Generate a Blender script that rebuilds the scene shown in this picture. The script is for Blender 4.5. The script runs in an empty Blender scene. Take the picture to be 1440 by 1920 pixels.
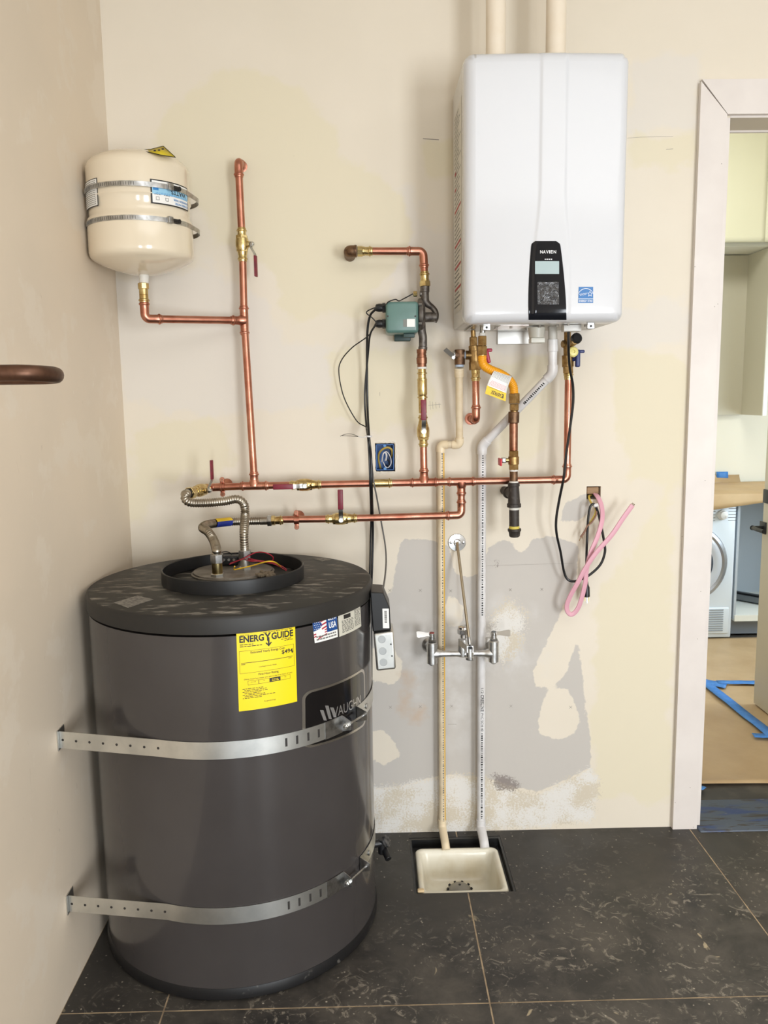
import bpy, bmesh, math, random
import numpy as np
from mathutils import Vector, Matrix

random.seed(7)
SC = bpy.context.scene
COL = SC.collection
PI = math.pi

# ---------------------------------------------------------------- camera
F, PITCH, ROLL, YAW, CH, CD = 1528.62, 0.1407, -0.0140, -0.0153, 1.476, 2.6039
def _axes():
    cp, sp = math.cos(PITCH), math.sin(PITCH)
    Z = Matrix.Rotation(YAW, 3, 'Z')
    fw, up, rt = Z @ Vector((0, cp, -sp)), Z @ Vector((0, sp, cp)), Z @ Vector((1, 0, 0))
    c, s = math.cos(ROLL), math.sin(ROLL)
    return c*rt + s*up, -s*rt + c*up, fw
RT, UP, FW = _axes()
EYE = Vector((0, -CD, CH))
cam = bpy.data.cameras.new('camera'); cam.sensor_fit = 'VERTICAL'; cam.sensor_height = 36.0
cam.lens = F/1920*36; cam.clip_start = 0.05
co = bpy.data.objects.new('camera', cam); COL.objects.link(co)
co.matrix_world = Matrix(((RT.x, UP.x, -FW.x, EYE.x), (RT.y, UP.y, -FW.y, EYE.y), (RT.z, UP.z, -FW.z, EYE.z), (0, 0, 0, 1)))
SC.camera = co

# ---------------------------------------------------------------- light and exposure
SC.view_settings.view_transform = 'Standard'; SC.view_settings.look = 'None'
SC.view_settings.gamma = 1.0; SC.view_settings.use_curve_mapping = False
SC.view_settings.exposure = 0.13
SC.cycles.use_denoising = True
SC.cycles.max_bounces = 8
SC.cycles.sample_clamp_indirect = 6.0
W = bpy.data.worlds.new('world'); SC.world = W; W.use_nodes = True
W.node_tree.nodes['Background'].inputs[0].default_value = (0.80, 0.90, 1.0, 1)
W.node_tree.nodes['Background'].inputs[1].default_value = 1.0
def area(name, loc, target, sx, sy, power, color):
    l = bpy.data.lights.new(name, 'AREA'); l.shape = 'RECTANGLE'; l.size = sx; l.size_y = sy
    l.energy = power; l.color = color
    o = bpy.data.objects.new(name, l); COL.objects.link(o); o.location = loc
    o.rotation_euler = (Vector(target) - Vector(loc)).to_track_quat('-Z', 'Y').to_euler()
    return o
area('daylight_door', (2.45, -5.45, 1.05), (0.9, 0, 1.05), 1.0, 1.9, 128, (0.92, 0.965, 1.0))
area('daylight_window', (0.48, -5.45, 0.95), (0.3, 0, 1.0), 0.42, 1.5, 45, (0.86, 0.94, 1.0))
area('ceiling_fill', (1.2, -2.9, 2.83), (1.2, -2.9, 0), 2.6, 2.4, 31, (0.96, 0.97, 1.0))  # unseen fill below the closed ceiling, added to raise the room's general light
area('laundry_lamp', (1.85, 1.25, 3.05), (2.05, 1.9, 0.6), 0.9, 0.5, 18, (1.0, 1.0, 0.95))
area('laundry_west_fill', (0.86, 1.15, 1.15), (2.6, 1.75, 0.35), 0.9, 1.0, 4, (0.85, 0.93, 1.0))  # weak fill added beside the solid west wall, no window opening there
area('laundry_east_window', (3.17, 1.30, 0.95), (2.0, 1.75, 0.1), 1.0, 1.3, 34, (0.72, 0.86, 1.0))

# ---------------------------------------------------------------- helpers
def ray(px, py): return FW + RT*((px-720)/F) - UP*((py-960)/F)
def P(px, py, y=0.0):
    d = ray(px, py); return EYE + d*((y-EYE.y)/d.y)
def G(px, py, z=0.0):
    d = ray(px, py); return EYE + d*((z-EYE.z)/d.z)
def X(px, py, x):
    d = ray(px, py); return EYE + d*((x-EYE.x)/d.x)
def PR(hw, p): return hw*(Vector(p)-EYE).dot(FW)/F       # pixels -> metres at p
def srgb(c):
    return tuple(((v/255)/12.92 if v/255 <= 0.04045 else ((v/255+0.055)/1.055)**2.4) for v in c)
V = Vector

class NT:
    def __init__(s, m): s.t = m.node_tree; s.n = s.t.nodes; s.l = s.t.links
    def new(s, typ, **kw):
        n = s.n.new(typ)
        for k, v in kw.items(): setattr(n, k, v)
        return n
    def link(s, a, b): s.l.new(a, b)
    def noise(s, vec, scale, detail=4, rough=0.55, dist=0.0):
        n = s.new('ShaderNodeTexNoise'); n.inputs['Scale'].default_value = scale
        n.inputs['Detail'].default_value = detail; n.inputs['Roughness'].default_value = rough
        n.inputs['Distortion'].default_value = dist
        s.link(vec, n.inputs['Vector']); return n.outputs['Fac']
    def remap(s, val, a, b, c=0.0, d=1.0, smooth=False):
        n = s.new('ShaderNodeMapRange'); n.clamp = True
        if smooth: n.interpolation_type = 'SMOOTHSTEP'
        for i, x in zip((1, 2, 3, 4), (a, b, c, d)): n.inputs[i].default_value = x
        s.link(val, n.inputs[0]); return n.outputs[0]
    def math(s, op, a, b):
        n = s.new('ShaderNodeMath', operation=op)
        for i, x in enumerate((a, b)):
            if isinstance(x, (int, float)): n.inputs[i].default_value = x
            else: s.link(x, n.inputs[i])
        return n.outputs[0]
    def mix(s, fac, a, b):
        n = s.new('ShaderNodeMix', data_type='RGBA')
        for i, x in ((0, fac), (6, a), (7, b)):
            if isinstance(x, (int, float)): n.inputs[i].default_value = x
            elif isinstance(x, tuple): n.inputs[i].default_value = (*x[:3], 1)
            else: s.link(x, n.inputs[i])
        return n.outputs[2]

MATS = {}
def mat(name, c, rough=0.5, metal=0.0, spec=0.5, c2=None, scale=30.0, lo=0.4, hi=0.65, bump=0.0, bscale=200.0,
        coat=0.0, r2=None, trans=0.0, stretch=None, alpha=1.0):
    if name in MATS: return MATS[name]
    m = bpy.data.materials.new(name); m.use_nodes = True; t = NT(m); b = t.n['Principled BSDF']
    b.inputs['Base Color'].default_value = (*srgb(c), 1); b.inputs['Roughness'].default_value = rough
    b.inputs['Metallic'].default_value = metal; b.inputs['Specular IOR Level'].default_value = spec
    b.inputs['Coat Weight'].default_value = coat; b.inputs['Coat Roughness'].default_value = 0.06
    b.inputs['Transmission Weight'].default_value = trans; b.inputs['Alpha'].default_value = alpha
    if c2 or bump:
        tc = t.new('ShaderNodeTexCoord'); vec = tc.outputs['Object']
        if stretch:
            mp = t.new('ShaderNodeMapping'); mp.inputs['Scale'].default_value = stretch
            t.link(vec, mp.inputs[0]); vec = mp.outputs[0]
        if c2:
            f = t.remap(t.noise(vec, scale, 5), lo, hi)
            t.link(t.mix(f, srgb(c), srgb(c2)), b.inputs['Base Color'])
            if r2 is not None: t.link(t.remap(f, 0, 1, rough, r2), b.inputs['Roughness'])
        if bump:
            n = t.noise(vec, bscale, 3); bp = t.new('ShaderNodeBump'); bp.inputs['Strength'].default_value = bump
            bp.inputs['Distance'].default_value = 0.002; t.link(n, bp.inputs['Height']); t.link(bp.outputs[0], b.inputs['Normal'])
    MATS[name] = m; return m

ORG = {}
def finish(name, me, m, parent=None, sharp=35, kind=None, org=None):
    o = bpy.data.objects.new(name, me)
    if m: me.materials.append(m)
    if sharp is None:
        me.shade_flat()
    else:
        me.shade_smooth(); me.set_sharp_from_angle(angle=math.radians(sharp))
    if parent is not None:
        og = ORG[parent.name]
    elif org is not None:
        og = V(org)
    else:
        n = len(me.vertices); a = np.empty(n*3); me.vertices.foreach_get('co', a); a = a.reshape(-1, 3)
        lo, hi = a.min(0), a.max(0); og = V(((lo[0]+hi[0])/2, (lo[1]+hi[1])/2, lo[2]))
    me.transform(Matrix.Translation(-og))
    COL.objects.link(o)
    if parent is not None: o.parent = parent
    else: o.location = og
    ORG[o.name] = og
    if kind: o['kind'] = kind
    return o
def thing(name, label, cat, loc=(0, 0, 0), group=None):
    o = bpy.data.objects.new(name, None); o.empty_display_size = 0.05; COL.objects.link(o); o.location = loc
    o['label'] = label; o['category'] = cat
    if group: o['group'] = group
    ORG[o.name] = V(loc); return o
def tag(o, label, cat, group=None):
    o['label'] = label; o['category'] = cat
    if group: o['group'] = group
    return o
def frame_of(d):
    d = V(d).normalized(); a = V((0, 0, 1)) if abs(d.z) < 0.9 else V((1, 0, 0))
    u = d.cross(a).normalized(); return u, d.cross(u).normalized(), d
def spline(pts, sub=8):
    """Catmull-Rom through points"""
    pts = [V(p) for p in pts]; q = [2*pts[0]-pts[1]] + pts + [2*pts[-1]-pts[-2]]; out = []
    for i in range(1, len(q)-2):
        a, b, c, d = q[i-1:i+3]
        for k in range(sub):
            t = k/sub
            out.append(0.5*((2*b)+(c-a)*t+(2*a-5*b+4*c-d)*t*t+(3*b-a-3*c+d)*t**3))
    out.append(pts[-1]); return out
def resample(pts, step):
    out = [pts[0]]; acc = 0.0
    for a, b in zip(pts, pts[1:]):
        L = (b-a).length; t = step-acc
        while t <= L: out.append(a.lerp(b, t/L)); t += step
        acc = (acc+L) % step
    out.append(pts[-1]); return out
def fillet(pts, rad, n=7):
    pts = [V(p) for p in pts]; out = [pts[0]]
    for a, b, c in zip(pts, pts[1:], pts[2:]):
        d1, d2 = (a-b).normalized(), (c-b).normalized(); ang = d1.angle(d2)
        t = min(rad/math.tan(ang/2), (a-b).length*0.49, (c-b).length*0.49); r = t*math.tan(ang/2)
        bis = (d1+d2).normalized(); ce = b+bis*(r/math.sin(ang/2))
        s, e = b+d1*t-ce, b+d2*t-ce; tot = s.angle(e); ax = s.cross(e).normalized()
        for k in range(n+1): out.append(ce+Matrix.Rotation(tot*k/n, 3, ax) @ s)
    out.append(pts[-1]); return out

class MB:
    def __init__(s): s.v = []; s.f = []
    def add(s, vs, fs):
        o = len(s.v); s.v += [tuple(v) for v in vs]; s.f += [tuple(i+o for i in f) for f in fs]; return s
    def tube(s, pts, r, n=14, caps=True):
        pts = [V(p) for p in pts]
        rs = r if isinstance(r, (list, tuple)) else [r]*len(pts)
        u, w, d = frame_of(pts[1]-pts[0]); vs = []; m = len(pts); prev = d
        for i, p in enumerate(pts):
            t = ((pts[min(i+1, m-1)]-pts[max(i-1, 0)]) or prev).normalized()
            ax = prev.cross(t)
            if ax.length > 1e-7:
                R = Matrix.Rotation(prev.angle(t), 3, ax.normalized()); u = R @ u; w = R @ w
            prev = t
            for k in range(n):
                a = 2*PI*k/n; vs.append(p+(u*math.cos(a)+w*math.sin(a))*rs[i])
        fs = [(i*n+k, i*n+(k+1) % n, (i+1)*n+(k+1) % n, (i+1)*n+k) for i in range(m-1) for k in range(n)]
        if caps: fs += [tuple(reversed(range(n))), tuple(range((m-1)*n, m*n))]
        return s.add(vs, fs)
    def ribbon(s, pts, w, t, upv=(0, 0, 1)):
        """flat cable / strap: rectangle w (along upv-ish) x t swept on pts"""
        pts = [V(p) for p in pts]; vs = []; m = len(pts)
        for i, p in enumerate(pts):
            d = (pts[min(i+1, m-1)]-pts[max(i-1, 0)]).normalized(); uu = upv[i] if isinstance(upv, list) else V(upv)
            sd = d.cross(uu).normalized(); up = sd.cross(d).normalized()
            for a, b in ((-1, -1), (1, -1), (1, 1), (-1, 1)): vs.append(p+up*(a*w/2)+sd*(b*t/2))
        fs = [(i*4+k, i*4+(k+1) % 4, i*4+4+(k+1) % 4, i*4+4+k) for i in range(m-1) for k in range(4)]
        fs += [(3, 2, 1, 0), tuple(range((m-1)*4, m*4))]
        return s.add(vs, fs)
    def lathe(s, prof, base, d, n=20, phase=0.0):
        """prof: (t along d, radius)"""
        u, w, d = frame_of(d); base = V(base); vs = []; fs = []
        for t, r in prof:
            for k in range(n):
                a = 2*PI*k/n+phase; vs.append(base+d*t+(u*math.cos(a)+w*math.sin(a))*max(r, 1e-5))
        for i in range(len(prof)-1):
            for k in range(n): fs.append((i*n+k, i*n+(k+1) % n, (i+1)*n+(k+1) % n, (i+1)*n+k))
        fs += [tuple(reversed(range(n))), tuple(range((len(prof)-1)*n, len(prof)*n))]
        return s.add(vs, fs)
    def cyl(s, a, b, r, n=16, ch=0.0, r2=None):
        a, b = V(a), V(b); L = (b-a).length; r2 = r if r2 is None else r2
        pr = [(0, r), (L, r2)] if not ch else [(0, r-ch), (ch, r), (L-ch, r2), (L, r2-ch)]
        return s.lathe(pr, a, b-a, n)
    def box(s, c, size, M=None):
        c = V(c); h = V(size)/2; vs = []
        for z in (-1, 1):
            for x, y in ((-1, -1), (1, -1), (1, 1), (-1, 1)):
                p = V((x*h.x, y*h.y, z*h.z)); vs.append(c+(M @ p if M else p))
        return s.add(vs, [(3, 2, 1, 0), (4, 5, 6, 7), (0, 1, 5, 4), (1, 2, 6, 5), (2, 3, 7, 6), (3, 0, 4, 7)])
    def rbox(s, c, size, b, seg=3, M=None):
        bm = bmesh.new(); bmesh.ops.create_cube(bm, size=1.0)
        for v in bm.verts: v.co = V((v.co.x*size[0], v.co.y*size[1], v.co.z*size[2]))
        bmesh.ops.bevel(bm, geom=bm.edges[:], offset=b, segments=seg, profile=0.5, affect='EDGES')
        bm.verts.index_update(); c = V(c)
        s.add([c+(M @ v.co if M else v.co) for v in bm.verts], [[v.index for v in f.verts] for f in bm.faces]); bm.free(); return s
    def quad(s, a, b, c, d): return s.add([a, b, c, d], [(0, 1, 2, 3)])
    def patch(s, mp, u0, u1, v0, v1, nu=8, nv=1):
        vs = [mp(u0+(u1-u0)*i/nu, v0+(v1-v0)*j/nv) for j in range(nv+1) for i in range(nu+1)]
        return s.add(vs, [(j*(nu+1)+i, j*(nu+1)+i+1, (j+1)*(nu+1)+i+1, (j+1)*(nu+1)+i) for j in range(nv) for i in range(nu)])
    def seg(s, a, b, hw, y, n=20, hw2=None, ch=0.0012, yb=None):
        """solid of revolution between two measured points at depth y"""
        p, q = P(*a, y), P(*b, y if yb is None else yb)
        return s.cyl(p, q, PR(hw, p), n, ch, None if hw2 is None else PR(hw2, q))
    def prism(s, pts, off):
        """extrude polygon pts (3d) by vector off"""
        n = len(pts); off = V(off); pts = [V(p) for p in pts]
        return s.add(pts+[p+off for p in pts], [tuple(range(n)), tuple(reversed(range(n, 2*n)))] +
                     [(i, i+n, (i+1) % n+n, (i+1) % n) for i in range(n)])
    def build(s, name, m, parent=None, sharp=35, kind=None, org=None, fix=True):
        me = bpy.data.meshes.new(name); me.from_pydata(s.v, [], s.f); me.update()
        if fix:
            bm = bmesh.new(); bm.from_mesh(me); bmesh.ops.recalc_face_normals(bm, faces=bm.faces[:]); bm.to_mesh(me); bm.free()
        return finish(name, me, m, parent, sharp, kind, org)

_tc = {}
def text_geo(s, offset=0.0, spacing=1.0):
    key = (s, offset, spacing)
    if key in _tc: return _tc[key]
    c = bpy.data.curves.new('t', 'FONT'); c.body = s; c.resolution_u = 3; c.offset = offset; c.space_character = spacing
    o = bpy.data.objects.new('t', c); me = bpy.data.meshes.new_from_object(o)
    vs = [(v.co.x, v.co.y) for v in me.vertices]; fs = [tuple(p.vertices) for p in me.polygons]
    bpy.data.objects.remove(o); bpy.data.curves.remove(c); bpy.data.meshes.remove(me)
    _tc[key] = (vs, fs); return _tc[key]
def add_text(mb, s, mp, u0, v0, h, w=None, asp=1.0, anchor='l', offset=0.0, spacing=1.0):
    """text with cap height h (in v); width w (in u) or natural width with asp = metres(u)/metres(v)"""
    vs, fs = text_geo(s, offset, spacing)
    xs = [x for x, _ in vs]; x0, x1 = min(xs), max(xs); cap = 0.70
    kx = (w/(x1-x0)) if w else h/cap/asp
    wid = (x1-x0)*kx; sh = {'l': 0, 'c': -wid/2, 'r': -wid}[anchor]
    mb.add([mp(u0+sh+(x-x0)*kx, v0+y*h/cap) for x, y in vs], fs); return mb
def dashes(mb, mp, u0, u1, v, h, lo=0.02, hi=0.07, gap=0.012):
    u = u0
    while u < u1-lo:
        e = min(u1, u+random.uniform(lo, hi)); mb.patch(mp, u, e, v, v+h, 1); u = e+gap
    return mb
def quadmap(tl, tr, bl, br, proj, off):
    """label frame from four measured corners; proj: (px,py)->params, returns map (u,v)->3d through proj.inv"""
    c = [proj[0](*q) for q in (tl, tr, bl, br)]
    def mp(u, v):
        p = [((1-u)*c[2][i]+u*c[3][i])*(1-v)+((1-u)*c[0][i]+u*c[1][i])*v for i in (0, 1)]
        return proj[1](p[0], p[1], off)
    return mp
def cylproj(cx, cy, R):
    def hit(px, py):
        d = ray(px, py); ox, oy = EYE.x-cx, EYE.y-cy
        a, b, c = d.x**2+d.y**2, 2*(ox*d.x+oy*d.y), ox*ox+oy*oy-R*R; D = max(0.0, b*b-4*a*c)
        p = EYE+d*((-b-math.sqrt(D))/(2*a)); return math.atan2(p.x-cx, -(p.y-cy)), p.z
    def inv(a, z, off=0.0): return V((cx+(R+off)*math.sin(a), cy-(R+off)*math.cos(a), z))
    return hit, inv
def planeproj(y):
    def hit(px, py): p = P(px, py, y); return p.x, p.z
    def inv(x, z, off=0.0): return V((x, y-off, z))
    return hit, inv

# ---------------------------------------------------------------- materials
COPPER = mat('copper', (204, 146, 124), 0.27, 1.0, c2=(172, 108, 88), scale=18, lo=0.35, hi=0.7, r2=0.36)
COPPER2 = mat('copper_aged', (158, 116, 94), 0.40, 1.0, c2=(122, 74, 54), scale=30)
BRASS = mat('brass', (216, 196, 142), 0.25, 1.0, c2=(184, 156, 102), scale=40)
BRASS2 = mat('brass_cast', (176, 146, 98), 0.42, 1.0, c2=(138, 108, 68), scale=60, bump=0.1)
BRONZE = mat('bronze_pipe', (128, 100, 76), 0.5, 0.9, c2=(92, 70, 56), scale=70)
STEEL = mat('steel', (196, 196, 196), 0.3, 1.0, c2=(150, 150, 148), scale=50)
ZINC = mat('zinc', (222, 222, 218), 0.36, 1.0, c2=(204, 205, 202), scale=14)
SSFLEX = mat('stainless_flex', (182, 174, 160), 0.3, 1.0, c2=(140, 132, 120), scale=25)
CHROME = mat('rough_chrome', (216, 216, 214), 0.36, 1.0, c2=(188, 188, 188), scale=60, bump=0.25, bscale=90)
CASTIRON = mat('cast_iron', (120, 114, 108), 0.5, 0.8, c2=(88, 82, 78), scale=80, bump=0.2)
BLACKIRON = mat('black_iron', (62, 56, 52), 0.55, 0.4, c2=(96, 90, 84), scale=55, lo=0.55, hi=0.75, bump=0.25)
TEFLON = mat('sealant', (222, 218, 210), 0.6)
REDGRIP = mat('red_grip', (126, 22, 46), 0.4, c2=(104, 16, 38), scale=60)
BLUEGRIP = mat('blue_grip', (28, 44, 104), 0.4)
BLACKP = mat('black_plastic', (24, 24, 26), 0.38)
BLACKC = mat('black_cord', (22, 21, 23), 0.35)
GREYC = mat('grey_cable', (98, 96, 94), 0.5)
CREAMPIPE = mat('cream_cpvc', (226, 210, 182), 0.35, c2=(214, 194, 160), scale=20)
YELLOWLINE = mat('yellow_print', (228, 176, 30), 0.5)
WHITEPVC = mat('white_pvc', (226, 224, 224), 0.35, c2=(206, 202, 200), scale=12)
CREAMVENT = mat('cream_vent', (232, 219, 200), 0.45, c2=(224, 208, 184), scale=8)
INK = mat('black_ink', (26, 24, 24), 0.5)
GREYINK = mat('grey_ink', (110, 108, 104), 0.6)
WHITEINK = mat('white_ink', (244, 244, 244), 0.5)
REDINK = mat('red_ink', (176, 66, 66), 0.6)
WHITELABEL = mat('white_label', (240, 238, 234), 0.45)

# ---------------------------------------------------------------- structure
def poly_sd(xs, zs, poly):
    """signed distance (positive inside) of arrays to polygon"""
    d = np.full(xs.shape, 1e9); ins = np.zeros(xs.shape, bool); n = len(poly)
    for i in range(n):
        ax, az = poly[i]; bx, bz = poly[(i+1) % n]; ex, ez = bx-ax, bz-az
        t = np.clip(((xs-ax)*ex+(zs-az)*ez)/(ex*ex+ez*ez+1e-12), 0, 1)
        d = np.minimum(d, np.hypot(xs-ax-t*ex, zs-az-t*ez))
        with np.errstate(divide='ignore', invalid='ignore'):
            c = ((az > zs) != (bz > zs)) & (xs < (bx-ax)*(zs-az)/((bz-az) if bz != az else 1e-12)+ax)
        ins ^= c
    return np.where(ins, d, -d)
def pw(pts): return [(P(a, b).x, P(a, b).z) for a, b in pts]
def plate(u0, u1, v0, v1, holes, step, put, depth):
    """rectangle u,v with rectangular holes as a grid; put(u,v,d)->3d; hole and rim sides of given depth"""
    def lines(a, b, extra):
        L = {round(a, 5), round(b, 5)}; L |= {round(x, 5) for x in extra if a < x < b}
        if step:
            n = max(1, int((b-a)/step)); L |= {round(a+(b-a)*i/n, 5) for i in range(1, n)}
        L = sorted(L); out = [L[0]]
        for x in L[1:]:
            if x-out[-1] > 1e-4: out.append(x)
        return out
    us = lines(u0, u1, [h[i] for h in holes for i in (0, 1)]); vs_ = lines(v0, v1, [h[i] for h in holes for i in (2, 3)])
    idx = {}; vs = []; fs = []
    def vid(i, j, d):
        k = (i, j, d)
        if k not in idx: idx[k] = len(vs); vs.append(put(us[i], vs_[j], d))
        return idx[k]
    def solid(i, j):
        if not (0 <= i < len(us)-1 and 0 <= j < len(vs_)-1): return False
        a, b = (us[i]+us[i+1])/2, (vs_[j]+vs_[j+1])/2
        return not any(h[0] < a < h[1] and h[2] < b < h[3] for h in holes)
    for i in range(len(us)-1):
        for j in range(len(vs_)-1):
            if not solid(i, j): continue
            fs.append((vid(i, j, 0), vid(i+1, j, 0), vid(i+1, j+1, 0), vid(i, j+1, 0)))
            for (di, dj, a, b) in ((-1, 0, (i, j), (i, j+1)), (1, 0, (i+1, j), (i+1, j+1)), (0, -1, (i, j), (i+1, j)), (0, 1, (i, j+1), (i+1, j+1))):
                if not solid(i+di, j+dj):
                    fs.append((vid(*a, 0), vid(*b, 0), vid(*b, depth), vid(*a, depth)))
    return vs, fs

XL, CEIL, XR, YB = -0.777, 2.95, 3.4, -5.6
OX0, OX1, OZ = 1.104, 1.862, 2.300
ob = [P(703, 831), P(741, 884)]; HB = (ob[0].x, ob[1].x, ob[1].z, ob[0].z)          # outlet box hole
wh = [P(1100, 912), P(1126, 936)]; HW = (wh[0].x, wh[1].x, wh[1].z, wh[0].z)        # wiring hole
vs, fs = plate(XL, XR, -0.02, CEIL, [(OX0, OX1, -1, OZ), HB, HW], 0.02, lambda u, v, d: (u, d, v), 0.12)
me = bpy.data.meshes.new('wall_back'); me.from_pydata(vs, [], fs); me.update()
A = np.array(vs); xs, zs = A[:, 0], A[:, 2]
def put_attr(name, arr):
    a = me.attributes.new(name, 'FLOAT', 'POINT'); a.data.foreach_set('value', arr.astype(np.float32))
gray = poly_sd(xs, zs, pw([(690, 1118), (735, 1112), (742, 1060), (752, 1010), (800, 1012), (842, 1024), (850, 1070), (872, 1084), (905, 1072), (912, 1030), (940, 1012),
    (960, 1016), (968, 1034), (985, 1036), (998, 1012), (1030, 1005), (1085, 1020), (1078, 1120), (1090, 1250), (1100, 1340), (1108, 1390), (1107, 1440), (1062, 1462), (1010, 1484), (975, 1478),
    (930, 1464), (880, 1456), (840, 1452), (790, 1462), (750, 1476), (690, 1480)]))
tri = poly_sd(xs, zs, pw([(1052, 968), (1058, 945), (1102, 924), (1108, 930), (1104, 962), (1088, 976), (1052, 978)]))
for pl in ([(1062, 1122), (1044, 1165), (1012, 1230), (999, 1262), (1003, 1287), (1036, 1290), (1062, 1262), (1082, 1200), (1090, 1140), (1084, 1110)],
           [(1034, 1288), (1064, 1292), (1078, 1318), (1088, 1350), (1080, 1370), (1058, 1387), (1035, 1384), (1008, 1374), (1011, 1340), (1021, 1305)],
           [(695, 1368), (722, 1370), (740, 1394), (752, 1420), (738, 1424), (722, 1437), (695, 1420)],
           [(690, 1212), (738, 1214), (754, 1240), (752, 1270), (735, 1285), (690, 1272)],
           [(835, 1118), (855, 1120), (869, 1140), (868, 1165), (850, 1178), (838, 1174)]):
    gray = np.minimum(gray, -poly_sd(xs, zs, pw(pl)))
put_attr('sd_gray', np.maximum(gray, tri))
yel = poly_sd(xs, zs, pw([(430, 112), (480, 132), (545, 160), (585, 210), (635, 235), (640, 290), (700, 325), (755, 360), (775, 430), (745, 500), (700, 545), (680, 600), (640, 582), (560, 604),
    (520, 575), (500, 510), (470, 470), (430, 452), (395, 430), (330, 330), (280, 250), (330, 190), (390, 150)]))
for pl in ([(782, 262), (860, 255), (860, 340), (800, 330)], [(1150, 660), (1290, 668), (1285, 900), (1180, 905), (1150, 800)], [(1110, 1140), (1260, 900), (1258, 1500), (1115, 1500)],
           [(240, 800), (420, 790), (440, 880), (300, 900), (240, 1000)], [(620, 660), (780, 640), (830, 760), (700, 810), (620, 780)], [(920, 680), (1040, 675), (1020, 850), (930, 900)],
           [(1180, 262), (1310, 250), (1305, 320), (1190, 310)]):
    yel = np.maximum(yel, poly_sd(xs, zs, pw(pl)))
put_attr('sd_yellow', yel)
whi = poly_sd(xs, zs, pw([(195, 515), (400, 500), (500, 560), (540, 640), (640, 660), (620, 760), (400, 780), (240, 760)]))
for pl in ([(640, 345), (770, 350), (800, 420), (860, 430), (860, 640), (720, 560), (740, 470)], [(1180, 120), (1320, 90), (1300, 240), (1180, 250)], [(860, 630), (1290, 560), (1290, 650), (860, 670)]):
    whi = np.maximum(whi, poly_sd(xs, zs, pw(pl)))
put_attr('sd_white', whi)
put_attr('sd_plaster', np.maximum(poly_sd(xs, zs, pw([(690, 1478), (760, 1470), (850, 1452), (905, 1455), (960, 1480), (1010, 1490), (1108, 1440), (1125, 1470), (1110, 1540), (900, 1562), (690, 1570)])),
    poly_sd(xs, zs, pw([(925, 1150), (955, 1125), (985, 1150), (975, 1215), (945, 1240), (920, 1230)]))*0.6))
sm = poly_sd(xs, zs, pw([(765, 1160), (980, 1150), (990, 1240), (900, 1300), (860, 1370), (780, 1290)]))
put_attr('sd_smear', sm)
rust = -1.0*np.ones_like(xs)
for pl in ([(748, 1330), (757, 1298), (768, 1302), (758, 1342)], [(772, 1352), (778, 1328), (795, 1328), (792, 1352)], [(752, 1265), (770, 1262), (776, 1282), (760, 1282)]):
    rust = np.maximum(rust, poly_sd(xs, zs, pw(pl)))
put_attr('sd_rust', rust)
dark = -1.0*np.ones_like(xs)
for pl in ([(918, 1452), (950, 1455), (975, 1470), (968, 1482), (932, 1480)], [(928, 1052), (933, 1052), (934, 1062), (929, 1062)]):
    dark = np.maximum(dark, poly_sd(xs, zs, pw(pl)))
put_attr('sd_dark', dark)
m = bpy.data.materials.new('patched_wall_paint'); m.use_nodes = True; t = NT(m); b = t.n['Principled BSDF']
tc = t.new('ShaderNodeTexCoord'); vec = tc.outputs['Object']
def attr(nm): n = t.new('ShaderNodeAttribute'); n.attribute_name = nm; return n.outputs['Fac']
n1 = t.noise(vec, 9, 6); n2 = t.noise(vec, 45, 6); n3 = t.noise(vec, 2.2, 3); n4 = t.noise(vec, 160, 4, 0.7)
col = t.mix(t.remap(n3, 0.35, 0.65), srgb((227, 217, 201)), srgb((223, 213, 196)))
def layer(col, nm, c, amp, soft, nz=n1, opa=1.0, fine=None):
    d = t.math('ADD', attr(nm), t.math('MULTIPLY', t.math('SUBTRACT', nz, 0.5), amp))
    if fine: d = t.math('ADD', d, t.math('MULTIPLY', t.math('SUBTRACT', n4, 0.5), fine))
    f = t.remap(d, -soft, soft, 0, opa); return t.mix(f, col, c), f
col, _ = layer(col, 'sd_white', srgb((221, 214, 205)), 0.16, 0.012, opa=0.75)
col, _ = layer(col, 'sd_yellow', srgb((223, 213, 188)), 0.16, 0.010, opa=0.9)
col, fg = layer(col, 'sd_gray', srgb((196, 190, 183)), 0.022, 0.0018, nz=n2, fine=0.006)
sn = t.remap(n1, 0.45, 0.62)
d, fsm = layer(col, 'sd_smear', srgb((208, 203, 199)), 0.2, 0.08, opa=0.7); col = t.mix(t.math('MULTIPLY', sn, fsm), col, srgb((219, 216, 213)))
pl_ = t.mix(t.remap(t.math('ADD', t.math('MULTIPLY', n1, 0.55), t.math('MULTIPLY', n4, 0.45)), 0.47, 0.54), srgb((224, 220, 214)), srgb((208, 197, 178)))
d, fp = layer(col, 'sd_plaster', srgb((212, 205, 196)), 0.05, 0.004, nz=n2, fine=0.12)
col = t.mix(fp, col, pl_)
col, _ = layer(col, 'sd_rust', srgb((196, 164, 132)), 0.05, 0.02, nz=n2, opa=0.6)
col, _ = layer(col, 'sd_dark', srgb((120, 108, 104)), 0.03, 0.006, nz=n2, opa=0.75, fine=0.07)
sc_ = t.noise(vec, 26, 5, 0.7, 1.5)                           # small scuffs and nail marks
col = t.mix(t.remap(sc_, 0.735, 0.78, 0, 0.5), col, srgb((150, 138, 122)))
t.link(col, b.inputs['Base Color']); b.inputs['Roughness'].default_value = 0.62; b.inputs['Specular IOR Level'].default_value = 0.3
bp = t.new('ShaderNodeBump'); bp.inputs['Strength'].default_value = 0.12; bp.inputs['Distance'].default_value = 0.004
t.link(t.math('ADD', n1, t.math('MULTIPLY', n2, 0.4)), bp.inputs['Height']); t.link(bp.outputs[0], b.inputs['Normal'])
WALL = m
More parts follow.
